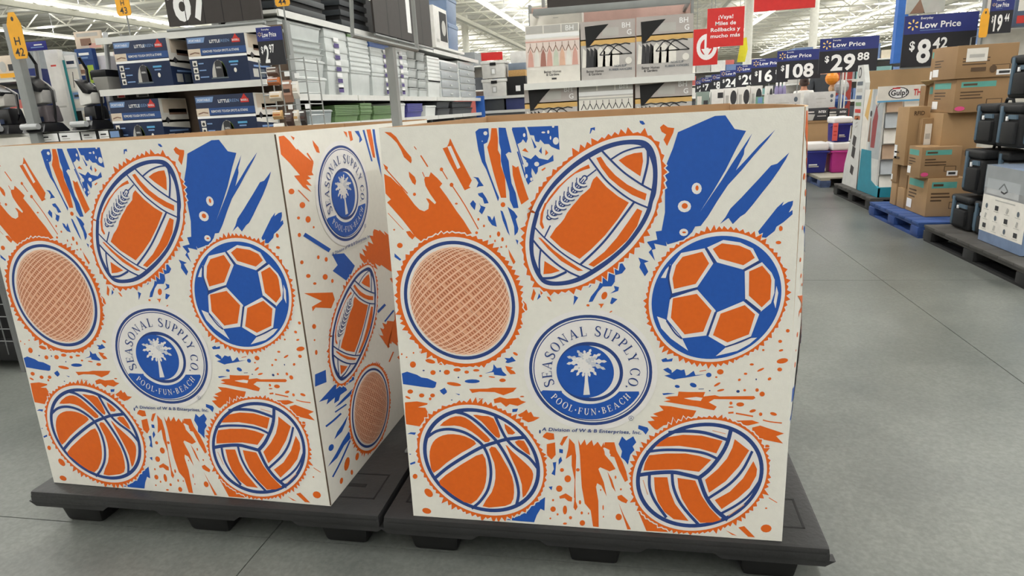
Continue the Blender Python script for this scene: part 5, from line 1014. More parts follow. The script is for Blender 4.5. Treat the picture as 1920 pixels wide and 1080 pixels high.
# ================================================================ right side of the aisle
def wood_pallet(name, label, x0, x1, y0, y1, h, m, m2, cat='pallet', rz=0, gap=.012):
    t = thing(name, label, cat, ((x0+x1)/2, (y0+y1)/2, 0), 0); n = 8
    for k in range(n): y = y0+(y1-y0)*k/n; MB().box(x0, x1, y, y+(y1-y0)/n-gap, h-.022, h).build('deck_board', m, t, bevel=.003)
    for cx in (x0+.07, (x0+x1)/2, x1-.07):
        MB().box(cx-.06, cx+.06, y0, y1, h-.045, h-.022).build('stringer_board', m, t)
        for cy in (y0+.08, (y0+y1)/2, y1-.08): MB().box(cx-.07, cx+.07, cy-.08, cy+.08, .02, h-.045).build('block', m2, t, bevel=.006)
        MB().box(cx-.06, cx+.06, y0, y1, 0, .02).build('bottom_board', m2, t)
    t.rotation_euler = (0, 0, rz); return t
BLUEW = C_('blue_pallet_paint', '35528C', .6, var=.2, scale=6); BLUEW2 = C_('blue_block_paint', '2A4682', .6, var=.2, scale=6); DARKW = C_('dark_pallet_wood', '4A4845', .7, var=.25, scale=6)
wood_pallet('blue_pallet', 'worn blue wooden pallet under the stacked brown cartons', 2.42, 3.45, 6.14, 7.4, .14, BLUEW, BLUEW2)
wood_pallet('dark_pallet', 'dark grey pallet under the black cooler bags at the right edge', 2.43, 3.6, 4.45, 6.05, .14, DARKW, BLACKD, gap=.003)
wood_pallet('dark_pallet', 'dark pallet under the teal snack display', 2.5, 3.6, 7.62, 9.0, .14, DARKW, BLACKD)
wood_pallet('weathered_pallet', 'pale topped blue-grey pallet under the far coolers', 2.5, 3.6, 9.65, 10.95, .14, C_('weathered_wood', 'A8A496', .8, var=.15, scale=5), C_('faded_blue_block', '4A5A7E', .7, var=.2))
CART = C_('brown_carton', 'A98963', .75, var=.06, scale=5); CART2 = C_('brown_carton_dark', '9B7C59', .75, var=.06, scale=5); TEALP = C_('print_teal', '5FA79C'); INK = C_('print_carton_ink', '5B4632'); TAPE = C_('packing_tape', 'C2A070', .3)
def carton(label, x0, x1, y0, y1, z0, z1, pr='', seed=0, m=None):
    t = thing('brown_carton', label, 'carton', ((x0+x1)/2, (y0+y1)/2, z0), 0, 'brown shipping cartons'); m = m or (CART if seed % 2 else CART2)
    MB().box(x0, x1, y0, y1, z0, z1).build('carton_body', m, t, bevel=.004)
    MB().box(x0-.001, x1+.001, (y0+y1)/2-.025, (y0+y1)/2+.025, z1-.0005, z1+.0008).build('tape', TAPE, t)
    f = front(x0, x1, z0, z1, y0); g = west(y0, y1, z0, z1, x0); r = random.Random(seed)
    if 't' in pr: f.rect(.1, .74, .75, .9, TEALP); g.rect(.08, .72, .8, .9, TEALP); f.up(); f.rect(.14, .79, .4, .85, INK)
    if 'x' in pr:
        for fl_ in (f, g):
            for k in range(3): fl_.rect(.1, .4+.09*k, .35+.3*r.random(), .44+.09*k, INK)
        f.rect(.6, .2, .9, .38, INK); f.up(); f.rect(.62, .22, .88, .36, m)
    if 'w' in pr: f.l = 3; f.rect(.68, .06, .95, .22, TXTW); f.up(); f.rect(.72, .1, .9, .18, DGREY); g.l = 3; g.rect(.05, .1, .3, .34, TXTW)
    if 'p' in pr: f.l = 4; f.ell(.12, .12, .1, .07, C_('marker_pink', 'E0558A'), 10)
    if 'r' in pr: f.l = 3; f.text('RFID', .25, .86, .07, INK, width=.5, bold=.03); g.rect(.1, .1, .6, .14, INK); g.rect(.1, .2, .5, .23, INK)
    if 'l' in pr: f.l = 3; f.rect(.15, .5, .5, .9, OFFW); f.up(); f.rect(.2, .62, .45, .72, GREYP); f.ell(.62, .25, .06, .12, INK, 10); f.rect(.25, .2, .5, .32, INK)
    if f.mb.f: f.build('front_print', t)
    if g.mb.f: g.build('side_print', t)
    return t
ZX = lambda px, py: atx(px, py, 2.57).z
yA = 6.41
zA1 = at(1733, 335, yA).z; zA2 = at(1729, 277, yA).z
carton('big brown carton with a teal label at the front of the blue pallet', 2.57, 2.88, yA, 6.86, .143, zA1-.001, 'txw', 1)
xA = at(1729, 300, yA).x
carton('brown carton with a pink mark on top of the big teal labelled carton', xA, at(1804, 300, yA).x, yA+.02, 6.72, zA1+.001, zA2, 'txwp', 2)
zs_ = [.143, ZX(1681, 348), ZX(1681, 305)]
carton('small taped brown carton low at the aisle edge of the blue pallet', 2.56, 2.86, 6.89, 7.06, zs_[0], zs_[1]-.001, '', 3); carton('small brown carton on the low taped one at the aisle edge', 2.57, 2.86, 6.89, 7.08, zs_[1], zs_[2]-.001, '', 4)
zb_ = [.143, ZX(1660, 335), ZX(1660, 293)]
carton('small brown carton at the back corner of the blue pallet', 2.56, 2.9, 7.1, 7.24, zb_[0], zb_[1]-.001, '', 5); carton('small brown carton with a torn label at the back corner, upper one', 2.55, 2.9, 7.1, 7.24, zb_[1], zb_[2]-.001, 'w', 6)
yR = 6.84; rx0_ = at(1704, 260, yR).x; rz0_, rz1_ = zs_[2]+.003, at(1725, 200, yR).z
carton('tall brown carton printed RFID leaning over the small ones', rx0_-.02, at(1738, 260, yR).x, yR, 7.12, rz0_, rz1_, 'rw', 7)
yB = 6.76; carton('brown carton with a faint round stamp behind the pink marked one', at(1706, 270, yB).x+.08, at(1760, 270, yB).x, yB-.02, yB+.06, zA2-.25, at(1735, 222, yB).z, 'l', 8)
yC = 6.55; zC0, zC1 = at(1795, 283, yC).z, at(1795, 211, yC).z
carton('plain brown carton under the teal labelled ones', at(1765, 250, yC).x, at(1834, 250, yC).x, yC, 6.95, zC0, zC1-.001, '', 9)
carton('brown carton filling the stack behind the pink marked one', at(1772, 300, yC+.3).x, at(1836, 300, yC+.3).x, yC+.2, 7.1, .143, zC0-.001, '', 13)
yD = 6.45; zD1 = at(1835, 146, yD).z
carton('brown carton with a long teal label, second from the top', at(1790, 180, yD).x, at(1890, 180, yD).x, yD, 6.9, zC1+.001, zD1-.001, 'txwp', 10)
carton('narrow brown carton left of the long teal labelled one', at(1762, 180, yD+.5).x, at(1790, 180, yD+.5).x+.07, yD+.47, 7.2, zC1-.1, zD1-.02, 't', 11)
zE1 = at(1845, 83, yD).z
carton('wide brown carton with a white shipping label, topmost of the stack', at(1792, 115, yD).x, at(1905, 115, yD).x, yD-.02, 6.9, zD1+.001, zE1-.001, 'lxw', 12)
carton('narrow brown carton left of the topmost labelled one', at(1768, 110, yD+.5).x, at(1792, 110, yD+.5).x+.07, yD+.47, 7.2, zD1-.018, zE1+.02, 'tw', 14)
xF0, xF1 = at(1730, 190, 7.3).x, at(1742, 190, 7.3).x; t = thing('open_carton', 'open brown carton with a pale flap behind the RFID carton', 'carton', ((xF0+xF1)/2, 7.25, .143)); zF = at(1745, 160, 7.1).z
MB().box(xF0, xF1, 7.26, 7.38, .143, zF).build('carton_body', CART2, t); MB().prism([(xF0-.16, 6.98, zF+.04), (xF1, 6.98, zF+.04), (xF1, 7.26, zF), (xF0, 7.26, zF)], (0, 0, .008)).build('flap', C_('pale_flap', 'CDB58A', .7), t)
# cooler bags
BAGK = C_('black_nylon', '17181A', .65, bump=.2, bscale=200); BAGB = C_('blue_grey_nylon', '4F6474', .6)
def cooler_bag(label, x0, y0, y1, z0, z1, D=.3):
    t = thing('cooler_bag', label, 'cooler bag', (x0+D/2, (y0+y1)/2, z0), 0, 'black cooler bags'); h = z1-z0
    MB().box(x0, x0+D, y0, y1, z0, z0+h*.8).build('bag_body', BAGK, t, bevel=.03, seg=3); MB().box(x0-.008, x0+D+.005, y0-.005, y1+.005, z0+h*.8, z1).build('lid', BAGK, t, bevel=.025, seg=3)
    MB().box(x0-.025, x0+.02, y0+.03, y1-.1, z0+.03, z0+h*.6).build('front_pocket', BAGK, t, bevel=.015); MB().prism([(x0-.012, y0+.04, z0+h*.66), (x0-.012, y1-.12, z0+h*.66), (x0-.012, y1-.16, z0+h*.76), (x0-.012, y0+.05, z0+h*.76)], (.015, 0, 0)).build('pocket_flap', BAGB, t)
    MB().box(x0-.014, x0+.01, y1-.075, y1-.04, z0+h*.1, z0+h*.95).build('strap', BAGB, t, bevel=.003); MB().box(x0+.03, x0+D-.04, y0-.02, y0+.03, z0+.03, z0+h*.62).build('side_pocket', BAGB, t, bevel=.015)
    MB().box(x0-.02, x0-.008, y1-.16, y1-.14, z0+h*.62, z0+h*.72).build('buckle', TXTW, t, bevel=.002)
    m = MB(); m.tube([(x0+D*.5, y0+.1, z1-.01), (x0+D*.5, y0+.12, z1+.03), (x0+D*.5, y1-.12, z1+.03), (x0+D*.5, y1-.1, z1-.01)], .012, 6); m.build('carry_handle', BAGK, t)
bx = 2.6; zb0 = .144; zb1 = atx(1800, 358, 2.6).z; zb2 = atx(1825, 272, 2.6).z; zb3 = atx(1855, 186, 2.66).z; zb4 = atx(1900, 95, 2.7).z
cooler_bag('black cooler bag in the bottom row at the pallet corner', bx, 5.68, 6.0, zb0, zb1-.035); cooler_bag('black cooler bag in the bottom row beside the film wrapped carton', bx+.02, 5.44, 5.66, zb0, zb1-.045)
cooler_bag('black cooler bag in the middle row with a blue-grey side', bx+.01, 5.6, 5.9, zb1+.001, zb2-.035); cooler_bag('black cooler bag in the middle row half hidden by the wrapped carton', bx+.1, 5.42, 5.59, zb1+.001, zb2-.035)
cooler_bag('black cooler bag in the third row, left one', bx+.06, 5.6, 5.92, zb2+.001, zb3-.035); cooler_bag('black cooler bag in the third row, right one at the picture edge', bx+.06, 5.27, 5.58, zb2+.001, zb3-.035)
cooler_bag('black cooler bag on top of the stack at the picture edge', bx+.1, 5.3, 5.6, zb3+.001, zb4-.035)
carton('brown carton supporting the upper cooler bags behind the wrapped carton', bx+.52, 3.5, 5.42, 6.0, .143, zb3-.05, '', 15)
# film wrapped carton with product icons
wz = atx(1860, 310, 2.55).z
t = thing('wrapped_carton', 'film wrapped white and blue carton with rows of product icons at the right edge', 'carton', (2.8, 5.1, .143))
MB().box(2.55, 3.1, 4.82, 5.4, .143, wz).build('carton_body', C_('wrapped_pale_blue', '7F93B4', .25, var=.12, scale=9), t, bevel=.006)
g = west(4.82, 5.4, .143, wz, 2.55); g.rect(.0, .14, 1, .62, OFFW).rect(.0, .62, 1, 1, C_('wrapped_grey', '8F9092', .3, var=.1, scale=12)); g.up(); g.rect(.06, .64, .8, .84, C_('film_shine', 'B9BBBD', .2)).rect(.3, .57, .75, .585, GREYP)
g.up(); r = random.Random(4)
for i in range(4):
    for j in range(3):
        u, v = .12+.24*i, .22+.13*j
        if (i+j) % 3 == 0: g.rect(u-.04, v-.03, u+.04, v+.03, DGREY)
        elif (i+j) % 3 == 1: g.poly([(u-.03, v-.03), (u+.01, v-.035), (u+.03, v+.03), (u-.01, v+.04)], GREYP)
        else: g.ell(u, v, .028, .035, C_('print_slate', '59636E'), 10)
        g.rect(u-.06, v-.05, u+.06, v-.044, GREYP)
g.line([(.35, .72), (.45, .8), (.55, .72), (.48, .68), (.4, .7)], .012, DGREY); g.build('side_print', t)
MB().box(2.547, 3.103, 4.817, 5.403, wz-.16, wz+.003).build('film_wrap', C_('stretch_film', 'C4CCD2', .15, alpha=.3, var=.02), t)
# snack display with teal tray
x0 = 2.58; zt_ = ZX(1626, 168); t = thing('snack_display', 'teal cardboard snack display with a kitchen picture on its side', 'display', (2.95, 8.03, .143))
WOBD = C_('grey_white_board', 'D3D4D1', .5); KITC = C_('kitchen_print_grey', 'AEB4B6')
MB().box(x0, x0+.02, 7.74, 8.37, .143, zt_).build('side_panel', WOBD, t); MB().box(x0+.72, x0+.74, 7.74, 8.37, .143, zt_).build('side_panel', WOBD, t); MB().box(x0, x0+.74, 8.35, 8.37, .143, zt_).build('back_panel', WOBD, t)
MB().prism([(x0-.004, 7.66, .143), (x0-.004, 8.34, .143), (x0-.004, 8.3, .62), (x0-.004, 7.98, .62), (x0-.004, 7.9, .3), (x0-.004, 7.66, .24)], (.024, 0, 0)).build('tray_side', TEAL, t); MB().box(x0, x0+.74, 7.66, 7.68, .143, .25).build('tray_front', TEAL, t); MB().box(x0, x0+.74, 7.67, 8.35, .143, .16).build('tray_base', TEAL, t)
g = west(7.74, 8.37, .143, zt_, x0); g.rect(.45, .35, 1, 1, KITC).rect(0, .4, .35, 1, OFFW); g.up(); g.poly([(.1, .75), (.3, 1), (.4, 1), (.3, .7)], WOODP).poly([(.55, .45), (.75, .45), (.8, .75), (.68, .86), (.55, .7)], C_('print_apron_red', '9A4A4C')).ell(.66, .9, .08, .045, CREAM).poly([(.38, .5), (.5, .5), (.46, .72), (.42, .74)], BROWN).ell(.44, .77, .05, .03, DGREY); g.line([(.7, .82), (.9, .92)], .01, DGREY); g.build('kitchen_print', t)
for k in range(6):
    z = .2+(zt_-.3)*k/6+.02
    MB().box(x0+.02, x0+.72, 7.76, 8.35, z-.012, z).build('display_shelf', WOBD, t)
    for j in range(3): tag(MB().prism([(x0+.03+.17*j, 7.72, z+.001), (x0+.19+.17*j, 7.72, z+.001), (x0+.185+.17*j, 7.77, z+.15), (x0+.035+.17*j, 7.77, z+.15)], (0, .04, 0)).build('snack_pack', (OFFW, C_('pack_silver', 'B5BCC2', .3), C_('pack_cream_brown', 'B79C84'))[(j+k) % 3]), ('left', 'middle', 'right')[j]+' pale snack pack on the '+('lowest', 'second', 'third', 'fourth', 'fifth', 'topmost')[k]+' shelf of the teal display', 'snack pack', 'snack packs on the teal display')
hz0, hz1 = at(1695, 190, 7.7).z, at(1695, 160, 7.7).z; hx0_ = at(1646, 178, 7.7).x
hxe = at(1768, 175, 7.7).x; MB().box(hx0_, hxe, 7.7, 7.715, hz0, hz1).build('header_board', OFFW, t); f = front(hx0_, hxe, hz0, hz1, 7.7); f.rect(0, 0, 1, .1, CYAN).ell(.32, .55, .16, .36, DGREY, 18); f.up(); f.ell(.32, .55, .14, .31, TXTW, 18); f.up(); f.text('Gulp!', .2, .4, .34, DGREY, width=.25, bold=.03).text('THE', .55, .35, .4, REDS, width=.16, bold=.03).rect(.22, .8, .34, .88, REDS); f.build('header_print', t)
# white tool display tower
zt2_ = ZX(1590, 126); t = thing('tool_display', 'tall white display tower with dark tool pictures beside the teal display', 'display', (2.9, 8.64, .143))
MB().prism([(x0+.0, 8.39, .143), (x0+.0, 8.95, .143), (x0+.0, 8.9, .4), (x0+.0, 8.72, .75), (x0+.0, 8.7, zt2_), (x0+.0, 8.5, zt2_), (x0+.0, 8.39, zt2_-.2)], (.05, 0, 0)).build('tower_body', WOBD, t)
g = west(8.39, 8.95, .143, zt2_, x0); g.ell(.62, .94, .1, .045, DGREY, 14); g.up(); g.ell(.62, .94, .06, .03, WOBD, 14)
for k, c in enumerate((C_('print_slate', '59636E'), GREYP, NV and C_('print_slate_blue', '566B8C'), C_('print_moss', '7F9A72'), RED, C_('print_rust', 'B5653C'))): g.rect(.5, .84-.055*k, .86, .87-.055*k, c)
for v, hh in ((.36, .06), (.26, .07), (.12, .05)): g.poly([(.5, v), (.7, v-.02), (.76, v+hh), (.55, v+hh+.02)], DGREY)
for k in range(4): g.line([(.6, .5+.03*k), (.75, .515+.03*k)], .02, GREYP)
g.build('tool_print', t)
# big plain brown bin behind the displays
x0_, x1_ = at(1618, 150, 9.3).x, at(1800, 130, 9.3).x; z1_ = at(1660, 132, 9.3).z
t = thing('brown_bin', 'tall plain brown cardboard bin behind the teal display', 'bin', ((x0_+x1_)/2, 9.4, 0)); MB().box(x0_, x1_, 9.15, 9.55, 0, z1_).build('bin_body', CART, t, bevel=.004); MB().box(x0_-.01, x1_+.01, 9.14, 9.15, z1_-.32, z1_-.3).build('lip', CART2, t)
# far coolers and brown bin on the weathered pallet
def ice_chest(label, px0, px1, py0, py1, Y, body, z0=None, logo=True):
    x0, x1, a, b = span(px0, py0, px1, py1, Y); z0 = a if z0 is None else z0; h = b-z0; D = .36
    t = thing('ice_chest', label, 'cooler', ((x0+x1)/2, Y+D/2, z0)); MB().taper((x0+x1)/2, Y+D/2, z0, z0+h*.74, (x1-x0)/2*.9, D/2*.9, (x1-x0)/2*.98, D/2).build('chest', body, t, bevel=.02)
    MB().box(x0-.01, x1+.01, Y-.01, Y+D+.01, z0+h*.74, z0+h).build('lid', TXTW, t, bevel=.03, seg=3); m = MB(); m.tube([(x0, Y+D/2, z0+h*.6), (x0-.012, Y-.03, z0+h*.7), (x1+.012, Y-.03, z0+h*.7), (x1, Y+D/2, z0+h*.6)], .012, 6); m.build('handle', body, t)
    if logo: f = front(x0, x1, z0, z0+h, Y+.0); f.l = -8; f.l = 14; f.rect(.3, .26, .62, .3, TXTW).rect(.3, .2, .68, .24, GREYP); f.build('logo_print', t)
    return t
COOLB = C_('cooler_blue', '2A2F86', .4); COOLM = C_('cooler_magenta', 'B8388C', .4)
ice_chest('blue ice chest with a white lid on the far pallet', 1502, 1552, 268, 318, 10.2, COOLB, .143); ice_chest('magenta ice chest with a white lid on the far pallet', 1560, 1594, 267, 316, 10.15, COOLM, .143, False)
zc1 = at(1577, 267, 10.15).z; ice_chest('blue ice chest with a red tag on top of the magenta one', 1564, 1596, 219, 266, 10.15, COOLB, zc1+.005)
panel_box('red_hang_tag', 'long red tag hanging on the upper blue ice chest', 'tag', 1561, 231, 1571, 264, 10.08, .006, C_('coral_tag', 'E86A66'), None, lambda f: f.rect(.2, .8, .8, .86, RED).rect(.2, .5, .8, .56, RED).rect(.2, .3, .8, .35, RED))
xb0, xb1, _, zbt = span(1514, 226, 1562, 268, 11.0); t = thing('brown_bin', 'brown cardboard bin behind the far ice chests', 'bin', ((xb0+xb1)/2, 11.1, 0)); MB().box(xb0, xb1, 10.98, 11.5, 0, zbt).build('bin_body', CART, t, bevel=.004); MB().box(xb0-.008, xb1+.008, 10.97, 10.98, zbt-.03, zbt).build('rim_strip', CART2, t)
def intex(lab, a): panel_box('pool_carton', lab, 'carton', *a, 11.0, .3, DGREY, zbt+.003, lambda f: f.text('INTEX', .55, .6, .2, TXTW, width=.35, bold=.03).poly([(.0, .0), (.3, .0), (.4, .5), (.0, .55)], GREYP).rect(.0, .65, .35, .75, OFFW).rect(.5, .3, .9, .38, GREYP), 'dark pool cartons')
intex('dark pool carton with white lettering on the far brown bin', (1512, 203, 1553, 229)); intex('dark pool carton right of the lettered one on the far brown bin', (1555, 204, 1590, 229))
zi = at(1540, 203, 11.0).z
def white_carton(lab, a, Y, z0=None): panel_box('white_carton', lab, 'carton', *a, Y, .35, C_('pale_grey_carton', 'CBCAC8'), z0, lambda f: f.rect(.25, .55, .65, .6, GREYP).rect(.3, .35, .5, .38, GREYP).ell(.86, .72, .06, .12, C_('print_slate', '59636E'), 12).ell(.86, .42, .045, .09, C_('print_slate', '59636E'), 12), 'pale grey cartons with round icons')
white_carton('pale grey carton with round icons above the dark pool cartons', (1517, 172, 1566, 202), 11.0, zi+.003); white_carton('pale grey carton with round icons left of the woman in white', (1440, 176, 1500, 216), 11.0)
tag(MB().box(at(1440, 200, 11).x-.3, at(1511, 200, 11).x, 10.98, 11.5, 0, at(1470, 216, 11.0).z-.003).build('brown_bin', CART), 'brown bin carrying the left pale grey carton', 'bin')
# balls in the rack
def beach_ball(lab, px, py, r_px, Y, cols, z=None):
    c = at(px, py, Y); R = (at(px+r_px, py, Y)-c).length; o = MB()
    n, k = 12, 8
    for i in range(k):
        for j in range(n):
            P = lambda a, b: (c.x+R*math.sin(PI*a/k)*math.cos(2*PI*b/n), Y+R*math.sin(PI*a/k)*math.sin(2*PI*b/n), c.z+R*math.cos(PI*a/k))
            q = [P(i, j), P(i, j+1), P(i+1, j+1), P(i+1, j)]; q = q[1:] if i == 0 else (q[:3] if i == k-1 else q); o.add(q, [tuple(range(len(q)))], (j//2) % len(cols))
    tag(o.build('play_ball', cols, smooth=True), lab, 'ball', 'play balls in the rack')
BALLO = C_('ball_orange', 'E8912F', .35); BALLW = C_('ball_white', 'C9C6C4', .3); BALLB = C_('ball_blue', '24468C', .3)
beach_ball('orange ball in the rack behind the man', 1560, 147, 13, 12.6, [BALLO]); beach_ball('white and grey ball in the rack beside the man', 1578, 163, 14, 12.5, [BALLW, C_('ball_grey', 'A09C9E', .3)]); beach_ball('pale orange ball peeking out at the man\'s arm', 1562, 166, 9, 12.7, [C_('ball_peach', 'E3B98E', .35)]); beach_ball('dark blue ball low in the rack beside the pale carton', 1575, 190, 14, 12.4, [BALLB])
t = thing('ball_rack', 'white wire ball rack with a red back behind the price signs', 'rack', (at(1575, 200, 12.8).x, 12.8, 0)); bx0, bx1 = at(1561, 160, 12.9).x, at(1600, 160, 12.9).x
MB().box(bx0, bx1, 13.0, 13.03, 0, at(1575, 120, 13).z).build('back_panel', C_('rack_red', 'A8463E', .6), t)
for x in (bx0, at(1575, 150, 12.3).x, bx1): MB().tube([(x, 12.14, 0), (x, 12.14, at(1575, 120, 13).z)], .012, 6).build('post', SHELFW, t)
for z in (.3, .8, 1.12, 1.45): MB().tube([(bx0, 12.14, z), (bx1, 12.14, z), (bx1, 13.0, z)], .008, 6).build('rail', SHELFW, t)

# ---------------------------------------------------------------- two shoppers seen from behind
def person(label, x, Y, hgt, shirt, pants, hairm, skin, bun, z0=0):
    k = hgt/1.75
    J = dict(pel=(0, 0, .95), wa=(0, .01, 1.1), ch=(0, .0, 1.32), nb=(0, .01, 1.47), nk=(0, -.005, 1.53), hd=(0, -.02, 1.63), ht=(0, -.02, 1.7),
             sl=(-.17, 0, 1.42), sr=(.17, 0, 1.42), el=(-.22, .02, 1.14), er=(.22, .02, 1.14), wl=(-.2, -.14, .98), wr=(.2, -.14, .98), hl=(-.19, -.21, .95), hr=(.19, -.21, .95),
             pl=(-.09, 0, .9), prr=(.09, 0, .9), kl=(-.1, -.02, .5), kr=(.1, -.02, .5), al=(-.1, .03, .09), ar=(.1, .03, .09), tl=(-.11, -.13, .035), tr=(.11, -.13, .035))
    Rr = dict(pel=(.16, .11), wa=(.14, .1), ch=(.165, .115), nb=(.1, .07), nk=(.055, .055), hd=(.078, .095), ht=(.06, .07), sl=(.075, .075), sr=(.075, .075), el=(.05, .05), er=(.05, .05), wl=(.034, .034), wr=(.034, .034), hl=(.03, .042), hr=(.03, .042), pl=(.1, .1), prr=(.1, .1), kl=(.065, .065), kr=(.065, .065), al=(.045, .05), ar=(.045, .05), tl=(.045, .035), tr=(.045, .035))
    E = [('pel', 'wa'), ('wa', 'ch'), ('ch', 'nb'), ('nb', 'nk'), ('nk', 'hd'), ('hd', 'ht'), ('ch', 'sl'), ('ch', 'sr'), ('sl', 'el'), ('el', 'wl'), ('wl', 'hl'), ('sr', 'er'), ('er', 'wr'), ('wr', 'hr'), ('pel', 'pl'), ('pel', 'prr'), ('pl', 'kl'), ('kl', 'al'), ('al', 'tl'), ('prr', 'kr'), ('kr', 'ar'), ('ar', 'tr')]
    names = list(J); me = bpy.data.meshes.new('body'); me.from_pydata([tuple(c*k for c in J[n]) for n in names], [(names.index(a), names.index(b)) for a, b in E], [])
    # facing +Y: hands and toes point away from the camera
    for v in me.vertices: v.co.y *= -1
    ob = bpy.data.objects.new('body', me); TS.collection.objects.link(ob); ob.modifiers.new('s', 'SKIN'); ob.modifiers.new('d', 'SUBSURF').levels = 2
    for i, n in enumerate(names): me.skin_vertices[0].data[i].radius = tuple(q*k for q in Rr[n])
    me.skin_vertices[0].data[0].use_root = True
    TS.view_layers[0].update(); dg = TS.view_layers[0].depsgraph; m2 = bpy.data.meshes.new_from_object(ob.evaluated_get(dg)); bpy.data.objects.remove(ob)
    m2.materials.clear()
    for m_ in (skin, shirt, pants, BLACKD): m2.materials.append(m_)
    for p in m2.polygons:
        c = p.center/k; p.use_smooth = True; arm = abs(c.x) > .185
        p.material_index = 3 if c.z < .07 else (0 if c.z > 1.485 or (arm and c.z < 1.2) else (1 if c.z > .92 and not (arm and c.z < .97) else 2))
    t = thing('person', label, 'person', (x, Y, z0)); b = bpy.data.objects.new('body', m2); COL.objects.link(b); b.parent = t
    m = MB(); cz = 1.665*k
    prof = [(.02, .115), (.06, .1), (.088, .05), (.096, 0), (.09, -.05), (.07, -.09), (.04, -.105)]
    m.lathe((x, Y+.012, z0+cz), [(r*k, h*k) for r, h in prof[::-1]], 18, sy=1.12); m.build('hair', hairm, t, smooth=True)
    if bun: m = MB(); m.lathe((x, Y-.09, z0+cz+.05), [(.01, -.045), (.035, -.03), (.045, 0), (.035, .03), (.01, .045)], 12); m.build('hair_bun', hairm, t, smooth=True)
    for s_ in (-1, 1):
        m = MB(); m.lathe((x+s_*.088*k, Y+.01, z0+1.63*k), [(.004, -.03), (.016, -.015), (.018, .01), (.006, .03)], 8); m.build('ear', skin, t, smooth=True)
    return t
SKIN = C_('skin_tone', 'B98468', .6)
wx = at(1507, 170, 14.3); person('person in a white top with dark pinned-up hair, seen from behind', wx.x, 14.3, at(1507, 146, 14.3).z, C_('white_top', 'E9E8E4', .8), C_('grey_jeans', '6E7580', .8), C_('dark_brown_hair', '40302A', .7), SKIN, True)
mx_ = at(1541, 170, 15.0); person('person in a charcoal T-shirt seen from behind beside the balls', mx_.x, 15.0, 1.92, C_('charcoal_shirt', '3F4247', .85), C_('dark_pants', '2B2D33', .8), C_('short_dark_hair', '2C2420', .7), SKIN, False)

# ---------------------------------------------------------------- fans and price signs in a row
ZS0, ZS1 = 1.526, 2.038
for px, Y, pr, ce, st, lab in ((1533, 10.95, '29', '88', None, 'everyday low price sign reading $29.88, nearest of the receding row'), (1455, 13.25, '108', '', 1.0, 'low price sign with a three-digit price, second of the receding row'), (1408, 15.6, '16', '88', 1.0, 'low price sign starting with $16, third of the receding row'), (1379, 18.1, '29', '', 1.0, 'half covered price sign, fourth of the receding row'), (1350, 21.1, '24', '', 0.0, 'half covered price sign showing $24, fifth of the row'), (1334, 24.2, '8', '', 0.0, 'narrow visible price sign behind the $24 one'), (1314, 27.2, '7', '', 0.0, 'small distant price sign showing a single 7'), (1304, 30.9, '2', '', 0.0, 'farthest and smallest price sign at the end of the row')):
    x = at(px, 150, Y).x; low_price_sign(lab, x, x+(.81 if px == 1533 else .763), ZS0+(.02 if px == 1533 else 0), ZS1, Y, pr, ce, stem=st)
t = thing('sale_counter', 'long white sale counter under the row of price signs', 'counter', (2.2, 20, 0)); MB().box(1.3, 2.95, 12.62, 19.5, 0, .985).build('counter_body', SHELFW, t)
MB().box(1.28, 2.97, 12.6, 19.6, .985, 1.003).build('counter_top', SHELFW, t)
for k, (a, lab) in enumerate((((1358, 165, 1382, 197), 'first'), ((1383, 163, 1406, 196), 'second'), ((1407, 161, 1429, 195), 'third'), ((1438, 161, 1449, 176), 'fourth, smallest'))):
    panel_box('fan_carton', 'white fan carton with a black round fan picture, '+lab+' from the left', 'carton', *a, 12.7+.02*k, .2, WHTC, 1.006, lambda f: f.ell(.72, .6, .25, .3, DGREY, 16).rect(.1, .3, .35, .7, GREYP), 'white fan cartons')
panel_box('white_appliance', 'white countertop appliance with a dark window left of the fan cartons', 'appliance', 1334, 167, 1357, 198, 12.7, .25, WHTC, 1.006, lambda f: f.rect(.5, .62, .95, .85, DGREY).rect(.4, .1, .9, .3, BLACK))
panel_box('glass_jar_set', 'pair of clear grey-green jars on the counter beside the hanger rack', 'jars', 1306, 172, 1330, 196, 12.7, .2, C_('grey_green_glass', '8A9A92', .2), 1.006, lambda f: f.rect(.05, .2, .4, .8, OFFW).rect(.55, .1, .9, .6, DGREY))
panel_box('green_tub', 'teal green tub with bright lids before the fan cartons', 'tub', 1418, 181, 1446, 194, 12.62, .07, C_('green_tub', '6FA08C', .4), 1.006, lambda f: f.rect(.1, .55, .4, .95, LBLUE).rect(.5, .6, .95, .98, C_('print_pale_yellow', 'E8E3AE')))
# purple bottles row under the signs
for k, px in enumerate((1456, 1463, 1470)):
    c = at(px, 172, 13.0); t = thing('spray_bottle', ('left', 'middle', 'right')[k]+' lilac bottle with a dark base under the $108 sign', 'bottle', (c.x, 13.0, 1.006)); MB().lathe((c.x, 13.0, 1.006), [(.032, 0), (.036, .02), (.036, .36), (.02, .42)], 12).build('bottle_body', C_('lilac_plastic', '8E86AE', .3), t, smooth=True); MB().lathe((c.x, 13.0, 1.426), [(.018, 0), (.018, .05), (.01, .06)], 10).build('cap', TXTW, t); MB().lathe((c.x, 13.0, 1.16), [(.037, 0), (.037, .1)], 12).build('label_band', C_('violet_dark', '3B3350'), t)
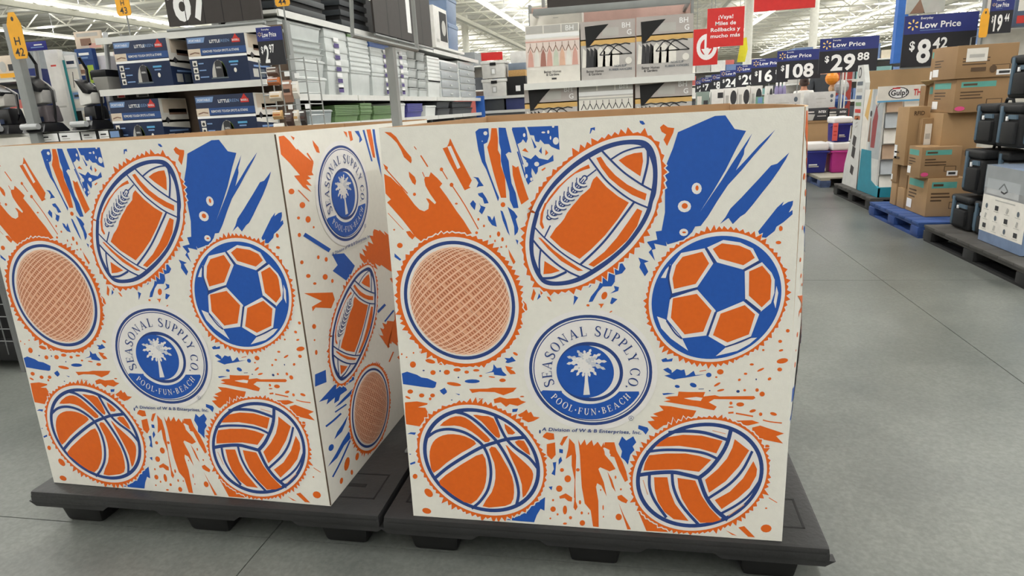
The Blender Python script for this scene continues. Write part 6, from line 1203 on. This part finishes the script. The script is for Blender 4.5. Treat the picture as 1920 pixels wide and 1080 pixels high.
# ---------------------------------------------------------------- hanging red and other signs
def red_sign(lab, px0, py0, px1, py1, Y, lines, arrow=False, z1=None):
    x0, x1, z0, b = span(px0, py0, px1, py1, Y); b = b if z1 is None else z1; t = thing('hanging_sign', lab, 'sign', ((x0+x1)/2, Y, z0)); MB().box(x0, x1, Y, Y+.02, z0, b).build('sign_board', REDS, t)
    f = front(x0, x1, z0, b, Y)
    for s_, v, wd in lines: f.text(s_, .5, v, .1, TXTW, 'c', width=wd, bold=.02)
    if arrow:
        f.ell(.55, .5, .42, .36, TXTW, 24); f.up(); f.ell(.55, .5, .27, .23, REDS, 24); f.up(); f.poly([(.45, .8), (.62, .8), (.62, .45), (.75, .45), (.54, .2), (.33, .45), (.45, .45)], TXTW)
    f.build('sign_lettering', t)
    for x in (x0+.05, x1-.05): MB().tube([(x, Y+.01, b), (x, Y+.01, CEIL)], .004, 5).build('wire', STEEL, t)
    return t
red_sign('square red hanging sign reading Vaya Miles de Rollbacks y mucho mas', 1326, 14, 1395, 87, 9.0, (('\u00a1Vaya!', .72, .4), ('Miles de', .56, .56), ('Rollbacks y', .4, .8), ('mucho m\u00e1s', .24, .8)))
red_sign('red hanging sign with a white circle arrow behind the lettered one', 1300, 54, 1346, 122, 10.5, (), True)
red_sign('red hanging sign cut off by the top edge of the picture', 1415, -40, 1530, 18, 9.5, ())
x0, x1, z0, z1 = span(1383, 70, 1402, 116, 9.6); t = thing('yellow_tag', 'yellow pointed hanging tag below the red sign', 'tag', ((x0+x1)/2, 9.6, z0)); MB().prism([(x0, 9.6, z0), (x1-.03, 9.6, z0), (x1, 9.6, (z0+z1)/2), (x1-.02, 9.6, z1), (x0+.04, 9.6, z1-.02)], (0, .01, 0)).build('tag_board', C_('lemon_yellow', 'EDE63C', .5), t); MB().tube([((x0+x1)/2, 9.605, z1-.01), ((x0+x1)/2, 9.605, CEIL)], .003, 5).build('wire', STEEL, t)
# right upper signs
Y8 = 7.6; x0, x1, z0, z1 = span(1693, 26, 1830, 122, Y8); low_price_sign('large everyday low price sign reading $8.42 above the snack display', x0, x1, z0, z1, Y8, '8', '42')
t = thing('sign_stand', 'grey stand carrying the large $8.42 price sign', 'sign stand', ((x0+x1)/2+.2, Y8+.03, 0)); MB().box((x0+x1)/2+.18, (x0+x1)/2+.21, Y8+.015, Y8+.04, 0, z1).build('post', STEEL, t); MB().box(x0, x1, Y8+.013, Y8+.02, z0-.02, z0+.0).build('crossbar', STEEL, t)
x0, x1, z0, z1 = span(1680, 0, 1700, 118, 8.9); tag(MB().box(x0, x1, 8.9, 9.0, z0, z1+.5).build('blue_banner', C_('banner_blue', '3A6FC0', .6)), 'narrow bright blue vertical banner left of the $8.42 sign', 'banner')
panel_box('picture_poster', 'grey outdoor photograph poster above the $8.42 sign', 'poster', 1700, -10, 1772, 24, 8.5, .02, C_('poster_grey', 'B7B8B2'), None, lambda f: f.poly([(.1, 0), (.35, .8), (.5, 0)], BROWN).poly([(.45, 0), (.75, .9), (.95, 0)], GREYP).rect(.0, .8, 1, 1, OFFW))
x0, x1, z0, z1 = span(1856, -4, 1899, 62, 7.2); low_price_sign('grey-backed price sign reading $19.44 at the upper right', x0, x1, z0, z1, 7.2, '19', '44')
x0, x1, z0, z1 = span(1838, 16, 1854, 70, 7.1); aisle_tag('slim orange aisle tag left of the $19.44 sign', x0, x1, z0, z1, 7.1, ())
tag(MB().tube([((x0+x1)/2, 7.32, 0), ((x0+x1)/2, 7.32, z0+.02), ((x0+x1)/2, 7.12, z0+.02), ((x0+x1)/2, 7.115, z0+.03)], .006, 6).build('tag_stem', STEEL) if 1 else MB().tube([((x0+x1)/2, 7.12, .2), ((x0+x1)/2, 7.12, z0+.02)], .006, 6).build('tag_stem', STEEL), 'thin stem of the slim orange tag at the right', 'stem')
panel_box('boxed_goods', 'dark boxed goods with an orange picture at the upper right corner', 'carton', 1903, -10, 1960, 48, 7.3, .2, C_('slate_carton', '55627A'), None, lambda f: f.rect(.1, .1, .8, .35, RED).rect(.1, .5, .9, .9, OFFW))
gondola('side_shelf', 'white shelving with goods behind the carton stack at the right edge', at(1840, 80, 7.9).x+.2, at(1840, 80, 7.9).x+2.4, 7.9, 8.4, ((.4, .4), (.9, .4), (1.4, .4), (1.85, .4)), '-y', 2.3, OFFW)
for k in range(6):
    x = at(1840, 80, 7.9).x+.3+.33*k
    tag(MB().box(x, x+.27, 8.0, 8.25, 1.853, 2.1+.06*(k % 3)).build('shelf_box', (C_('box_rose', 'B98A84'), WHTC, C_('slate_carton', '55627A'), CREAM, REDS, C_('navy_panel', '1B3A78'))[k], bevel=.004), ('rose', 'white', 'slate', 'cream', 'red', 'navy')[k]+' box on the top right-hand shelf behind the carton stack', 'box')

# ---------------------------------------------------------------- wire basket at the left edge
c = fl(47, 699); t = thing('wire_bin', 'dark wire basket with a black base left of the left bin', 'basket', (c.x-.4, c.y+.3, 0)); GW = C_('grey_wire', '77797A', .4, metal=.3)
xa, xb, ya, yb = c.x-1.0, c.x-.02, c.y+.02, c.y+.7
MB().box(xa, xb, ya, yb, .06, .16).build('base', BLACK, t, bevel=.01); MB().box(xa+.05, xb-.05, ya+.1, yb, .161, .62).build('dark_liner', BLACK, t)
for x, y in ((xb, ya), (xa, ya), (xb, yb), (xa, yb)): MB().box(x-.012, x+.012, y-.012, y+.012, 0, .78).build('corner_post', GW, t)
for k in range(9): z = .18+.072*k; MB().tube([(xa, ya, z), (xb, ya, z), (xb, yb, z)], .0035, 5).build('wire', GW, t)
for k in range(13): x = xb-.078*k; MB().tube([(x, ya, .1), (x, ya, .76)], .0035, 5).build('wire', GW, t)
for k in range(9): y = ya+.078*k; MB().tube([(xb, y, .1), (xb, y, .76)], .0035, 5).build('wire', GW, t)

# ---------------------------------------------------------------- far store: columns and distant shelving runs
for lab, px, Y, wd in (('white round steel column right of the red signs', 1525, 22, .24), ('white column behind the yellow tag', 1403, 26, .3), ('white column far behind the hanger rack', 1320, 40, .35), ('white column beyond the totes', 872, 34, .35)):
    x = at(px, 60, Y).x; tag(MB().lathe((x, Y, 0), [(wd/2, 0), (wd/2, CEIL+.3)], 16).build('steel_column', C_('column_white', 'E2E0D6', .6), smooth=True), lab, 'column')
def far_run(lab, x0, x1, Y, h, seed, D=.9):
    t = thing('far_shelving', lab, 'shelf', ((x0+x1)/2, Y+D/2, 0)); r = random.Random(seed); cols = [WHTC, OFFW, GREYP, C_('far_blue', '6F86B0'), C_('far_cream', 'D8CDB8'), C_('far_grey', '8E9296'), C_('far_red', 'B9615A'), C_('far_teal', '7FA7A4'), C_('far_dark', '4C4F55')]
    MB().box(x0, x1, Y+D-.05, Y+D, 0, h).build('back_panel', OFFW, t)
    for k in range(5):
        z = .15+(h-.3)*k/4; MB().box(x0, x1, Y, Y+D-.05, z-.03, z).build('shelf_board', SHELFW, t)
        x = x0+.05
        while x < x1-.3:
            w_ = .25+.5*r.random(); hh = ((h-.3)/4-.1)*(.5+.5*r.random()); MB().box(x, min(x+w_, x1), Y+.05, Y+D-.1, z+.001, z+hh).build('shelf_goods', cols[r.randrange(len(cols))], t); x += w_+.03
for i, (a, b, Y, h) in enumerate(((-12, -7.6, 13, 2.3), (-7.4, -3.4, 15, 2.4), (-3.6, -.2, 17.5, 2.2), (.2, 1.25, 21, 2.3), (3.6, 8.5, 17, 2.1), (4.6, 9.5, 11.4, 2.0), (-16, -8, 22, 2.6), (-7.5, 1, 27, 2.6), (2, 12, 33, 2.6), (-30, -8, 44, 3.2), (-6, 30, 48, 3.2), (-13, -6.2, 8.2, 2.2))):
    far_run(('shelving run far behind the vacuum display', 'shelving run beyond the price board', 'low shelving run behind the latch boxes', 'white shelving run behind the hanger rack', 'shelving run behind the shoppers', 'shelving run behind the plain brown bin', 'second distant run at the left', 'second distant run in the middle', 'second distant run at the right', 'farthest wall shelving at the left', 'farthest wall shelving at the right', 'shelving run behind the left wire basket')[i], a, b, Y, h, i)

# pole of the nearest low price sign, standing on the far brown bin
pp = at(1575, 150, 11.05); tag(MB().tube([(pp.x, 11.02, zbt+.0), (pp.x, 11.02, ZS1-.02)], .012, 8).build('sign_pole', STEEL), 'thin grey pole carrying the nearest receding price sign above the pool cartons', 'pole')
bpy.data.scenes.remove(TS)
